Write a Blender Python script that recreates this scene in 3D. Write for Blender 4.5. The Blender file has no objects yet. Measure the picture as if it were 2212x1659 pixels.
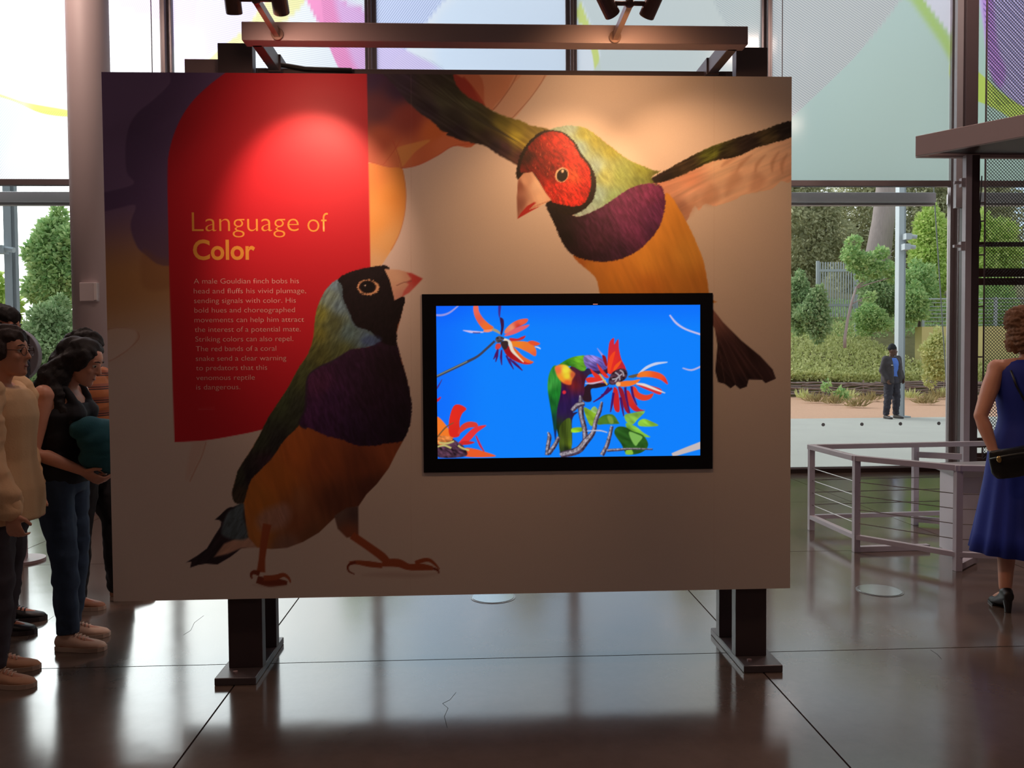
import bpy, bmesh, math, random
import numpy as np
from mathutils import Vector, Matrix, Euler, noise as mnoise

sc = bpy.context.scene
C = sc.collection
PI = math.pi
rnd = random.Random(7)

# ------------------------------------------------------------------ camera
FPX, CXP, CYP = 1800.0, 1106.0, 829.5
EYE = Vector((0.0, 0.0, 1.5))
psi, theta, rho = math.atan(77 / FPX), math.atan(57.5 / FPX), 0.0075
F0 = Vector((math.sin(psi) * math.cos(theta), math.cos(psi) * math.cos(theta), -math.sin(theta)))
R0 = Vector((math.cos(psi), -math.sin(psi), 0))
U0 = R0.cross(F0)
RV = R0 * math.cos(rho) - U0 * math.sin(rho)
UV_ = U0 * math.cos(rho) + R0 * math.sin(rho)
FV = F0
cam_d = bpy.data.cameras.new('camera')
cam_d.sensor_width = 36.0
cam_d.lens = 36.0 * FPX / 2212.0
cam_d.clip_start = 0.05
cam_d.clip_end = 500
cam = bpy.data.objects.new('camera', cam_d)
C.objects.link(cam)
M4 = Matrix((RV, UV_, -FV)).transposed().to_4x4()
M4.translation = EYE
cam.matrix_world = M4
sc.camera = cam

# ------------------------------------------------------------------ view, sky, lights
sc.view_settings.view_transform = 'Standard'
sc.view_settings.look = 'None'
sc.view_settings.gamma = 1.0
sc.view_settings.use_curve_mapping = False
sc.view_settings.exposure = 0.0
sc.cycles.max_bounces = 10
sc.cycles.diffuse_bounces = 5
sc.cycles.transparent_max_bounces = 12
sc.cycles.caustics_refractive = False
sc.cycles.sample_clamp_indirect = 6.0


def NT(mat):
    mat.use_nodes = True
    nt = mat.node_tree
    nt.nodes.clear()
    return nt


class G:
    """small helper for node graphs"""
    def __init__(self, nt):
        self.nt = nt

    def n(self, t, **kw):
        nd = self.nt.nodes.new(t)
        for k, v in kw.items():
            if k.startswith('i_'):
                nd.inputs[k[2:].replace('_', ' ')].default_value = v
            else:
                setattr(nd, k, v)
        return nd

    def l(self, a, b):
        self.nt.links.new(a, b)


# hazy bright sky: blue-white cloud layer, brighter round the veiled sun to the left of the view
world = bpy.data.worlds.new('sky')
sc.world = world
world.use_nodes = True
g = G(world.node_tree)
world.node_tree.nodes.clear()
tc = g.n('ShaderNodeTexCoord')
nz = g.n('ShaderNodeTexNoise', i_Scale=2.6, i_Detail=4.0, i_Roughness=0.55)
g.l(tc.outputs['Generated'], nz.inputs['Vector'])
ramp = g.n('ShaderNodeValToRGB')
ramp.color_ramp.elements[0].position = 0.40
ramp.color_ramp.elements[0].color = (0.58, 0.76, 1.0, 1)
ramp.color_ramp.elements[1].position = 0.60
ramp.color_ramp.elements[1].color = (1.0, 1.0, 1.0, 1)
g.l(nz.outputs['Fac'], ramp.inputs['Fac'])
sun_dir = Vector((-0.62, 0.66, 0.42)).normalized()
dot = g.n('ShaderNodeVectorMath', operation='DOT_PRODUCT')
dot.inputs[1].default_value = sun_dir
g.l(tc.outputs['Generated'], dot.inputs[0])
mx = g.n('ShaderNodeMath', operation='MAXIMUM'); mx.inputs[1].default_value = 0.0
g.l(dot.outputs['Value'], mx.inputs[0])
pw = g.n('ShaderNodeMath', operation='POWER'); pw.inputs[1].default_value = 11.0
g.l(mx.outputs[0], pw.inputs[0])
gl = g.n('ShaderNodeMath', operation='MULTIPLY_ADD')
gl.inputs[1].default_value = 9.0
gl.inputs[2].default_value = 1.15
g.l(pw.outputs[0], gl.inputs[0])
whit = g.n('ShaderNodeMix', data_type='RGBA')
whit.inputs[7].default_value = (1.0, 0.99, 0.99, 1)
g.l(pw.outputs[0], whit.inputs[0])
g.l(ramp.outputs['Color'], whit.inputs[6])
bg = g.n('ShaderNodeBackground')
g.l(whit.outputs[2], bg.inputs['Color'])
g.l(gl.outputs[0], bg.inputs['Strength'])
out = g.n('ShaderNodeOutputWorld')
g.l(bg.outputs[0], out.inputs['Surface'])


def lamp(name, typ, loc, energy, color, target=None, **kw):
    d = bpy.data.lights.new(name, typ)
    d.energy = energy
    d.color = color
    for k, v in kw.items():
        setattr(d, k, v)
    o = bpy.data.objects.new(name, d)
    C.objects.link(o)
    o.location = loc
    if target is not None:
        o.rotation_euler = (Vector(target) - Vector(loc)).to_track_quat('-Z', 'Y').to_euler()
    return o


# warm hall lighting high under the ceiling, behind and beside the viewer
WARM = (1.0, 0.72, 0.60)
for lx, ly, en in ((-6, -4, 20), (0, -5, 20), (6, -4, 20), (-6, 2.2, 23), (6.8, 2.4, 62), (-4.5, 7.0, 80), (4.5, 7.0, 90), (-0.2, 4.13, 60)):
    lamp('hall_light', 'AREA', (lx, ly, 6.6), en, WARM, (lx, ly + 0.001, 0), shape='DISK', size=0.9)


# ------------------------------------------------------------------ projection helpers (photo pixel -> point on a real plane)
def ray(u, v):
    return FV * FPX + RV * (u - CXP) - UV_ * (v - CYP)


def onY(u, v, Y):
    d = ray(u, v)
    return EYE + d * (Y / d.y)


def onZ(u, v, Z):
    d = ray(u, v)
    return EYE + d * ((Z - EYE.z) / d.z)


def onX(u, v, X):
    d = ray(u, v)
    return EYE + d * (X / d.x)


def proj_np(X, Y, Z):
    px, py, pz = X - EYE.x, Y - EYE.y, Z - EYE.z
    a = px * RV.x + py * RV.y + pz * RV.z
    b = px * UV_.x + py * UV_.y + pz * UV_.z
    c = px * FV.x + py * FV.y + pz * FV.z
    return CXP + FPX * a / c, CYP - FPX * b / c


# ------------------------------------------------------------------ materials
def s2l(c):
    c = np.asarray(c, dtype=np.float64) / 255.0
    return np.where(c <= 0.04045, c / 12.92, ((c + 0.055) / 1.055) ** 2.4)


def rgb(r, gg, b):
    return tuple(float(x) for x in s2l((r, gg, b))) + (1.0,)


MATS = {}


def mat(name, color, rough=0.5, metal=0.0, noise=0.0, nscale=20.0, bump=0.0, bscale=200.0, spec=0.5, sheen=0.0, stretch=None, coat=0.0):
    """procedural principled material: base colour varied by noise, fine bump"""
    if name in MATS:
        return MATS[name]
    m = bpy.data.materials.new(name)
    nt = NT(m)
    q = G(nt)
    b = q.n('ShaderNodeBsdfPrincipled')
    b.inputs['Roughness'].default_value = rough
    b.inputs['Metallic'].default_value = metal
    b.inputs['Specular IOR Level'].default_value = spec
    b.inputs['Sheen Weight'].default_value = sheen
    b.inputs['Coat Weight'].default_value = coat
    o = q.n('ShaderNodeOutputMaterial')
    q.l(b.outputs[0], o.inputs['Surface'])
    t = q.n('ShaderNodeTexCoord')
    vec = t.outputs['Object']
    if stretch:
        mp = q.n('ShaderNodeMapping')
        mp.inputs['Scale'].default_value = stretch
        q.l(vec, mp.inputs['Vector'])
        vec = mp.outputs[0]
    c = Vector(color[:3])
    n1 = q.n('ShaderNodeTexNoise', i_Scale=nscale, i_Detail=5.0)
    q.l(vec, n1.inputs['Vector'])
    mix = q.n('ShaderNodeMix', data_type='RGBA')
    k = max(noise, 0.03)
    mix.inputs[6].default_value = (*(c * (1 - k)), 1)
    mix.inputs[7].default_value = (*[min(1.0, x) for x in (c * (1 + k))], 1)
    q.l(n1.outputs['Fac'], mix.inputs[0])
    q.l(mix.outputs[2], b.inputs['Base Color'])
    if bump > 0:
        n2 = q.n('ShaderNodeTexNoise', i_Scale=bscale, i_Detail=3.0)
        q.l(vec, n2.inputs['Vector'])
        bp = q.n('ShaderNodeBump')
        bp.inputs['Strength'].default_value = bump
        bp.inputs['Distance'].default_value = 0.01
        q.l(n2.outputs['Fac'], bp.inputs['Height'])
        q.l(bp.outputs[0], b.inputs['Normal'])
    MATS[name] = m
    return m


STEEL = mat('painted_steel', rgb(158, 138, 142), 0.42, 0.0, 0.06, 6, 0.05, 300)
STEEL_DARK = mat('dark_steel', rgb(78, 66, 70), 0.4, 0.0, 0.08, 6, 0.05, 300)
MULL = mat('mullion_metal', rgb(150, 138, 140), 0.35, 0.3, 0.08, 5)
ALU = mat('pale_aluminium', rgb(160, 156, 162), 0.35, 0.4, 0.05, 8)
BLACK = mat('black_plastic', rgb(14, 13, 17), 0.35, 0, 0.1, 30)
RUBBER = mat('black_cable', rgb(12, 11, 13), 0.6)
BRONZE = mat('bronze_lamp_metal', rgb(124, 98, 90), 0.35, 0.35, 0.05, 12)


# ------------------------------------------------------------------ mesh building
class MB:
    def __init__(self):
        self.v = []
        self.f = []

    def add(self, vs, fs):
        o = len(self.v)
        self.v += [tuple(p) for p in vs]
        self.f += [tuple(i + o for i in f) for f in fs]
        return self

    def box(self, x0, x1, y0, y1, z0, z1):
        vs = [(x, y, z) for z in (z0, z1) for y in (y0, y1) for x in (x0, x1)]
        return self.add(vs, [(0, 2, 3, 1), (4, 5, 7, 6), (0, 1, 5, 4), (2, 6, 7, 3), (0, 4, 6, 2), (1, 3, 7, 5)])

    def bar(self, p, q, w, h, up=(0, 0, 1)):
        """box from p to q, w across, h along up"""
        p, q = Vector(p), Vector(q)
        d = (q - p).normalized()
        up = Vector(up)
        s = d.cross(up)
        if s.length < 1e-5:
            s = d.cross(Vector((0, 1, 0)))
        s.normalize()
        t = s.cross(d).normalized()
        vs = []
        for c in (p, q):
            for a, b in ((-1, -1), (1, -1), (1, 1), (-1, 1)):
                vs.append(c + s * (a * w / 2) + t * (b * h / 2))
        return self.add(vs, [(3, 2, 1, 0), (4, 5, 6, 7), (0, 1, 5, 4), (1, 2, 6, 5), (2, 3, 7, 6), (3, 0, 4, 7)])

    def tube(self, pts, r, n=8):
        pts = [Vector(p) for p in pts]
        rs = r if isinstance(r, (list, tuple)) else [r] * len(pts)
        base = len(self.v)
        ref = Vector((0.123, 0.31, 0.94))
        s = None
        for i, p in enumerate(pts):
            a = pts[max(i - 1, 0)]
            b = pts[min(i + 1, len(pts) - 1)]
            d = (b - a).normalized()
            if s is None:
                s = d.cross(ref).normalized()
            s = (s - d * s.dot(d)).normalized()
            t = d.cross(s)
            for k in range(n):
                an = 2 * PI * k / n
                self.v.append(tuple(p + s * (math.cos(an) * rs[i]) + t * (math.sin(an) * rs[i])))
        for i in range(len(pts) - 1):
            for k in range(n):
                k2 = (k + 1) % n
                self.f.append((base + i * n + k, base + i * n + k2, base + (i + 1) * n + k2, base + (i + 1) * n + k))
        self.f.append(tuple(base + k for k in reversed(range(n))))
        e = base + (len(pts) - 1) * n
        self.f.append(tuple(e + k for k in range(n)))
        return self

    def disc(self, c, r, h, n=32, axis='Z'):
        c = Vector(c)
        ax = {'Z': Vector((0, 0, 1)), 'Y': Vector((0, 1, 0)), 'X': Vector((1, 0, 0))}[axis]
        return self.tube([c, c + ax * h], r, n)

    def ball(self, c, r, n=12, m=8, sc_=(1, 1, 1)):
        c = Vector(c)
        vs = [c + Vector((0, 0, r * sc_[2]))]
        for i in range(1, m):
            a = PI * i / m
            for k in range(n):
                b = 2 * PI * k / n
                vs.append(c + Vector((r * sc_[0] * math.sin(a) * math.cos(b), r * sc_[1] * math.sin(a) * math.sin(b), r * sc_[2] * math.cos(a))))
        vs.append(c - Vector((0, 0, r * sc_[2])))
        fs = [(0, 1 + k, 1 + (k + 1) % n) for k in range(n)]
        for i in range(m - 2):
            for k in range(n):
                k2 = (k + 1) % n
                fs.append((1 + i * n + k, 1 + (i + 1) * n + k, 1 + (i + 1) * n + k2, 1 + i * n + k2))
        L = len(vs) - 1
        fs += [(L, 1 + (m - 2) * n + (k + 1) % n, 1 + (m - 2) * n + k) for k in range(n)]
        return self.add(vs, fs)

    def prism(self, poly, d):
        """closed planar polygon (3-D points) extruded by vector d"""
        n = len(poly)
        d = Vector(d)
        vs = [Vector(p) for p in poly] + [Vector(p) + d for p in poly]
        fs = [tuple(range(n)), tuple(reversed(range(n, 2 * n)))]
        fs += [(i, i + n, (i + 1) % n + n, (i + 1) % n) for i in range(n)]
        return self.add(vs, fs)

    def mesh(self, name):
        me = bpy.data.meshes.new(name)
        me.from_pydata(self.v, [], self.f)
        me.update()
        return me

    def build(self, name, m, parent=None, smooth=False, bevel=0.0, loc=None):
        me = self.mesh(name)
        bm = bmesh.new()
        bm.from_mesh(me)
        bmesh.ops.recalc_face_normals(bm, faces=bm.faces)
        if bevel > 0:
            bmesh.ops.bevel(bm, geom=list(bm.edges), offset=bevel, segments=2, affect='EDGES', profile=0.5)
        bm.to_mesh(me)
        bm.free()
        if smooth:
            me.polygons.foreach_set('use_smooth', [True] * len(me.polygons))
        me.materials.append(m)
        o = bpy.data.objects.new(name, me)
        C.objects.link(o)
        if parent is not None:
            o.parent = parent
        if loc is not None:
            o.location = loc
        return o


def tag(o, label=None, cat=None, group=None, kind=None):
    if label: o['label'] = label
    if cat: o['category'] = cat
    if group: o['group'] = group
    if kind: o['kind'] = kind
    return o


def empty(name, loc=(0, 0, 0), rz=0.0):
    o = bpy.data.objects.new(name, None)
    C.objects.link(o)
    o.location = loc
    o.rotation_euler = (0, 0, rz)
    return o


def obj_from_mesh(name, me, parent=None):
    o = bpy.data.objects.new(name, me)
    C.objects.link(o)
    if parent is not None:
        o.parent = parent
    return o


# ------------------------------------------------------------------ room shell
YW = 10.4                       # inner face of the glazed wall
XL_, XR_, YB_, ZC_ = -12.0, 13.0, -10.0, 7.4

# polished concrete floor cut into slabs
FL = bpy.data.materials.new('polished_concrete')
nt = NT(FL); q = G(nt)
b = q.n('ShaderNodeBsdfPrincipled'); o = q.n('ShaderNodeOutputMaterial'); q.l(b.outputs[0], o.inputs['Surface'])
t = q.n('ShaderNodeTexCoord')
n1 = q.n('ShaderNodeTexNoise', i_Scale=0.7, i_Detail=6.0, i_Roughness=0.6); q.l(t.outputs['Object'], n1.inputs['Vector'])
n2 = q.n('ShaderNodeTexNoise', i_Scale=9.0, i_Detail=8.0, i_Roughness=0.7); q.l(t.outputs['Object'], n2.inputs['Vector'])
mm = q.n('ShaderNodeMath', operation='MULTIPLY'); q.l(n1.outputs['Fac'], mm.inputs[0]); mm.inputs[1].default_value = 1.0
ma = q.n('ShaderNodeMath', operation='MULTIPLY_ADD'); q.l(n2.outputs['Fac'], ma.inputs[0]); ma.inputs[1].default_value = 0.35; q.l(mm.outputs[0], ma.inputs[2])
cr = q.n('ShaderNodeValToRGB')
cr.color_ramp.elements[0].position = 0.42; cr.color_ramp.elements[0].color = (0.10, 0.068, 0.055, 1)
cr.color_ramp.elements[1].position = 0.88; cr.color_ramp.elements[1].color = (0.175, 0.13, 0.108, 1)
q.l(ma.outputs[0], cr.inputs['Fac']); q.l(cr.outputs['Color'], b.inputs['Base Color'])
mr = q.n('ShaderNodeMapRange'); mr.inputs['To Min'].default_value = 0.07; mr.inputs['To Max'].default_value = 0.21
q.l(n1.outputs['Fac'], mr.inputs['Value']); q.l(mr.outputs[0], b.inputs['Roughness'])
bp = q.n('ShaderNodeBump'); bp.inputs['Strength'].default_value = 0.035; bp.inputs['Distance'].default_value = 0.02
n3 = q.n('ShaderNodeTexNoise', i_Scale=3.0, i_Detail=2.0); q.l(t.outputs['Object'], n3.inputs['Vector'])
q.l(n3.outputs['Fac'], bp.inputs['Height']); q.l(bp.outputs[0], b.inputs['Normal'])
b.inputs['IOR'].default_value = 2.1
JOINT = mat('floor_joint_filler', rgb(38, 30, 28), 0.8)

floor = empty('floor'); tag(floor, kind='structure')
jx = [onZ(590, 1367, 0).x, onZ(1665, 1470, 0).x]
sp = jx[1] - jx[0]
xs = [XL_] + [jx[0] + k * sp for k in range(-4, 6) if XL_ + 0.5 < jx[0] + k * sp < XR_ - 0.5] + [XR_]
y1 = onZ(1106, 1421, 0).y
y2 = onZ(1800, 1190, 0).y
spy = y2 - y1
ys = [YB_] + [y1 + k * spy for k in range(-7, 4) if YB_ + 0.4 < y1 + k * spy < YW - 0.5] + [YW + 0.06]
MB().box(XL_, XR_, YB_, YW + 0.06, -0.12, -0.02).build('floor_base', JOINT, floor)
for i in range(len(xs) - 1):
    for j in range(len(ys) - 1):
        MB().box(xs[i] + 0.004, xs[i + 1] - 0.004, ys[j] + 0.004, ys[j + 1] - 0.004, -0.02, 0.0).build('floor_slab', FL, floor)

WALLM = mat('hall_plaster', rgb(128, 110, 106), 0.8, 0, 0.05, 2)
CEILM = mat('hall_ceiling', rgb(96, 82, 78), 0.85, 0, 0.05, 2)
tag(MB().box(XL_, XR_, YB_, YW + 0.2, ZC_, ZC_ + 0.2).build('ceiling', CEILM), kind='structure')
tag(MB().box(XL_ - 0.2, XL_, YB_, YW + 0.2, -0.1, ZC_).build('wall_left', WALLM), kind='structure')
tag(MB().box(XR_, XR_ + 0.2, YB_, YW + 0.2, -0.1, ZC_).build('wall_right', WALLM), kind='structure')
tag(MB().box(XL_ - 0.2, XR_ + 0.2, YB_ - 0.2, YB_, -0.1, ZC_).build('wall_back', WALLM), kind='structure')
# ------------------------------------------------------------------ flat print painter (colour of the printed ink only)
_rs = np.random.RandomState(3)
_TAB = _rs.rand(256, 256).astype(np.float32)


def vnoise(x, y):
    xi = np.floor(x).astype(np.int64); yi = np.floor(y).astype(np.int64)
    fx = (x - xi).astype(np.float32); fy = (y - yi).astype(np.float32)
    fx = fx * fx * (3 - 2 * fx); fy = fy * fy * (3 - 2 * fy)
    a = _TAB[yi & 255, xi & 255]; b_ = _TAB[yi & 255, (xi + 1) & 255]
    c = _TAB[(yi + 1) & 255, xi & 255]; d = _TAB[(yi + 1) & 255, (xi + 1) & 255]
    return (a * (1 - fx) + b_ * fx) * (1 - fy) + (c * (1 - fx) + d * fx) * fy


def streak(U, V, ang, along, across):
    ca, sa = math.cos(math.radians(ang)), math.sin(math.radians(ang))
    p = U * ca + V * sa
    r = -U * sa + V * ca
    w = (vnoise(p / along / 2, r / across / 4) - .5) * across * 2
    return vnoise(p / along, (r + w) / across) * .65 + vnoise(p / along * 2.1 + 40, (r + w) / across * 2.1 + 17) * .35


def spline(pts, sub=5, closed=True):
    P = np.array(pts, dtype=np.float64)
    n = len(P)
    out_ = []
    rng = range(n) if closed else range(n - 1)
    for i in rng:
        if closed:
            p0, p1, p2, p3 = P[(i - 1) % n], P[i], P[(i + 1) % n], P[(i + 2) % n]
        else:
            p0, p1, p2, p3 = P[max(i - 1, 0)], P[i], P[i + 1], P[min(i + 2, n - 1)]
        for k in range(sub):
            t_ = k / sub
            out_.append(0.5 * ((2 * p1) + (-p0 + p2) * t_ + (2 * p0 - 5 * p1 + 4 * p2 - p3) * t_ ** 2 + (-p0 + 3 * p1 - 3 * p2 + p3) * t_ ** 3))
    if not closed:
        out_.append(P[-1])
    return np.array(out_)


def crop(ox, oy, s):
    return lambda pts: [(ox + x / s, oy + y / s) for x, y in pts]


class Painter:
    def __init__(self, U, V, base):
        self.U = U.astype(np.float64); self.V = V.astype(np.float64)
        self.c = np.empty((U.size, 3), dtype=np.float32)
        self.c[:] = base

    def _blend(self, idx, m, color):
        u, v = self.U[idx], self.V[idx]
        col = color(u, v) if callable(color) else np.array(color, dtype=np.float32)[None, :]
        m = m[:, None].astype(np.float32)
        self.c[idx] = self.c[idx] * (1 - m) + col * m

    def sdf(self, pts, idx):
        """signed distance (negative inside) to a closed polygon"""
        P = np.asarray(pts, dtype=np.float32)
        Q = np.roll(P, -1, axis=0)
        res = np.empty(len(idx), dtype=np.float32)
        for s in range(0, len(idx), 20000):
            sl = idx[s:s + 20000]
            x = self.U[sl].astype(np.float32)[:, None]; y = self.V[sl].astype(np.float32)[:, None]
            ex, ey = (Q - P)[:, 0][None], (Q - P)[:, 1][None]
            wx, wy = x - P[:, 0][None], y - P[:, 1][None]
            t_ = np.clip((wx * ex + wy * ey) / (ex * ex + ey * ey + 1e-9), 0, 1)
            d2 = (wx - ex * t_) ** 2 + (wy - ey * t_) ** 2
            d = np.sqrt(d2.min(axis=1))
            c1 = (P[:, 1][None] <= y) & (Q[:, 1][None] > y)
            c2 = (P[:, 1][None] > y) & (Q[:, 1][None] <= y)
            cr_ = ex * wy - ey * wx
            wn = (c1 & (cr_ > 0)).sum(1) - (c2 & (cr_ < 0)).sum(1)
            res[s:s + 20000] = np.where(wn != 0, -d, d)
        return res

    def poly(self, pts, color, soft=1.2, fuzz=0.0, fscale=3.0, alpha=1.0, smooth=True, sub=5, fang=None):
        P = spline(pts, sub) if smooth else np.asarray(pts, dtype=np.float64)
        mg = soft + fuzz * 2 + 2
        idx = np.nonzero((self.U > P[:, 0].min() - mg) & (self.U < P[:, 0].max() + mg) & (self.V > P[:, 1].min() - mg) & (self.V < P[:, 1].max() + mg))[0]
        if len(idx) == 0:
            return
        d = self.sdf(P, idx)
        if fuzz:
            fuzz, fscale = fuzz * .55, fscale * .8
            if fang is None:
                d = d + (vnoise(self.U[idx] / fscale, self.V[idx] / fscale) - .5) * 2 * fuzz
            else:
                d = d + (streak(self.U[idx], self.V[idx], fang, fscale * 3, fscale) - .5) * 2 * fuzz
        m = np.clip(0.5 - d / (2 * soft), 0, 1)
        m = m * m * (3 - 2 * m) * alpha
        k = m > 0.003
        self._blend(idx[k], m[k], color)

    def stroke(self, pts, w, color, soft=1.0, alpha=1.0, sub=4):
        P = spline(pts, sub, closed=False)
        n = len(P)
        ws = np.interp(np.linspace(0, 1, n), np.linspace(0, 1, len(w)), w) if isinstance(w, (list, tuple)) else np.full(n, w)
        T = np.gradient(P, axis=0)
        T /= np.linalg.norm(T, axis=1)[:, None] + 1e-9
        N = np.stack([-T[:, 1], T[:, 0]], 1)
        poly = np.concatenate([P + N * ws[:, None] / 2, (P - N * ws[:, None] / 2)[::-1]])
        self.poly(poly, color, soft, alpha=alpha, smooth=False)

    def ell(self, c, rx, ry, color, ang=0, **kw):
        a = np.linspace(0, 2 * PI, 40, endpoint=False)
        x, y = np.cos(a) * rx, np.sin(a) * ry
        r = math.radians(ang)
        self.poly(np.stack([c[0] + x * math.cos(r) - y * math.sin(r), c[1] + x * math.sin(r) + y * math.cos(r)], 1), color, smooth=False, **kw)

    def linear(self):
        return s2l(np.clip(self.c, 0, 255))


def idw(stops, p=2.6, st=None, amp=0.0):
    """smooth blend of colour stops (u, v, rgb), optional feather streaks st = (angle, along, across)"""
    def f(u, v):
        W = np.zeros(len(u)); A = np.zeros((len(u), 3))
        for x, y, c in stops:
            w = 1.0 / (((u - x) ** 2 + (v - y) ** 2) ** (p / 2) + 1.0)
            W += w
            A += w[:, None] * np.array(c, dtype=np.float64)[None]
        A = A / W[:, None]
        if st:
            A = A * (1 + amp * (streak(u, v, *st) - .5) * 2)[:, None]
        return A
    return f


def tint(stops, k):
    return [(x, y, tuple(min(252, c * k) for c in col)) for x, y, col in stops]


def st1(c, st, amp):
    return idw([(0, 0, c)], 2, st, amp)


def ss(a, b, x):
    t_ = np.clip((x - a) / (b - a), 0, 1)
    return t_ * t_ * (3 - 2 * t_)


# ------------------------------------------------------------------ artwork of the big panel, ink colours
def paint_panel(U, V):
    A_ = crop(360, 540, 3.456); B_ = crop(1080, 250, 2.7203); C_ = crop(370, 900, 3.511)
    T_ = crop(780, 150, 4.8087); L_ = crop(210, 140, 3.456); S_ = crop(480, 560, 3.7696)
    P = Painter(U, V, (229, 216, 207))
    u, v = P.U, P.V
    # soft colour wash of the ground: violet above, tan below it, then off-white
    lw = 1 - ss(500, 640, u)
    tan = (1 - ss(610, 790, v + (u - 300) * .25)) * lw
    col = np.array((206, 152, 92)); P.c = (P.c * (1 - .85 * tan[:, None]) + col * .85 * tan[:, None]).astype(np.float32)
    vio = (1 - ss(420, 600, v - (300 - u) * .1)) * lw
    col = np.array((152, 124, 178)); P.c = (P.c * (1 - vio[:, None]) + col * vio[:, None]).astype(np.float32)
    dark = (112, 88, 138)
    P.poly(L_([(590, 10), (540, 140), (420, 260), (300, 360), (235, 470), (210, 620), (220, 800), (270, 890), (60, 950), (20, 955), (20, 1090), (160, 1070), (285, 1050), (248, 1190), (280, 1320), (350, 1410), (560, 1500), (1100, 1300), (1100, 10)]), dark, 2.5, alpha=.75)
    P.poly(L_([(340, 1390), (440, 1430), (560, 1480), (560, 1659), (345, 1659)]), (175, 120, 85), 8, alpha=.35)
    for pts in ([(232, 712), (262, 708), (292, 714), (300, 730), (280, 752), (255, 770), (236, 780)], [(445, 955), (436, 985), (424, 1010), (410, 1040)]):
        P.stroke(pts, 2.2, (196, 130, 104), 1.2, alpha=.55)
    P.poly([(232, 714), (270, 708), (296, 716), (284, 748), (256, 768), (236, 778), (225, 750)], (240, 228, 220), 2, alpha=.5)
    P.poly(C_([(165, 190), (262, 190), (215, 310), (170, 410), (110, 470)]), (222, 170, 150), 6, alpha=.25)
    # washes right of the red tab
    up = (1 - ss(150, 335, v + (u - 800) * .55)) * ss(780, 800, u) * (1 - ss(900, 1160, u))
    P.poly(T_([(-100, -20), (1100, -20), (1280, 360), (1180, 780), (960, 795), (800, 890), (600, 990), (420, 1025), (270, 1012), (60, 960), (-100, 900)]),
           idw([(800, 165, (70, 44, 84)), (860, 190, (66, 42, 74)), (815, 235, (110, 52, 66)), (880, 255, (150, 66, 58)), (940, 285, (214, 118, 66)), (820, 300, (196, 96, 66)), (860, 340, (222, 130, 86)), (960, 310, (224, 132, 92)), (1000, 200, (172, 70, 62))], 3), 1.5)
    P.poly(T_([(370, 820), (560, 760), (720, 735), (560, 860), (420, 1020), (395, 930)]), (226, 168, 92), 2, alpha=.7)
    P.stroke(T_([(85, 960), (270, 1012), (420, 1025), (600, 990), (800, 890), (960, 795), (1180, 772)]), 2.2, (200, 84, 60), 1.2, alpha=.6)
    P.stroke(T_([(330, 740), (390, 900), (430, 1060)]), 2.2, (196, 80, 60), 1.2, alpha=.6)
    P.stroke(T_([(85, 1130), (220, 1000), (330, 860), (430, 700)]), 2.0, (200, 90, 62), 1.2, alpha=.55)
    P.poly(T_([(-150, 1060), (60, 970), (270, 1014), (415, 1026), (448, 1110), (465, 1280), (455, 1480), (400, 1700), (300, 1900), (100, 2150), (-200, 2200)]),
           idw([(810, 380, (232, 150, 74)), (850, 420, (240, 164, 74)), (815, 470, (244, 176, 92)), (850, 520, (240, 190, 120)), (815, 580, (236, 200, 150))], 2.4), 1.4)
    P.stroke(T_([(430, 1040), (465, 1250), (455, 1480), (400, 1700), (310, 1880)]), 2.0, (214, 134, 84), 1.2, alpha=.7)
    P.poly(T_([(1000, 20), (1640, 20), (1560, 170), (1440, 340), (1360, 430), (1260, 360), (1120, 140)]), (216, 140, 104), 2, alpha=.8)
    P.poly(T_([(1640, 20), (1930, 20), (1880, 130), (1740, 320), (1560, 520), (1370, 420), (1500, 250)]), (224, 178, 150), 2, alpha=.7)
    P.stroke(T_([(1060, 80), (1140, 170), (1220, 280), (1280, 380)]), 5, (176, 66, 54), 2, alpha=.7)
    P.stroke(T_([(1620, 50), (1560, 170), (1440, 340), (1370, 420)]), 2, (170, 100, 80), 1.2, alpha=.7)
    P.stroke(T_([(1910, 60), (1870, 140), (1740, 320), (1570, 505)]), 2, (176, 116, 96), 1.2, alpha=.7)
    # red tab
    P.poly(np.concatenate([spline(L_([(985, 40), (850, 140), (720, 262), (630, 390), (565, 540), (530, 690), (525, 830)]), 5, False),
                           np.array([(362, 420), (366, 600), (372, 800), (377, 955)]),
                           spline([(377, 955), (444, 951), (505, 941), (562, 929), (640, 905), (720, 870), (801, 826)], 5, False),
                           np.array([(801, 640), (797, 400), (792, 140)])]),
           (212, 34, 50), 1.2, smooth=False)
    for y_ in (881, 884):
        P.stroke([(428, y_ + .5), (445, y_), (464, y_ - .5)], 1.6, (232, 120, 120), 1.0, alpha=.35)
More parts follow.
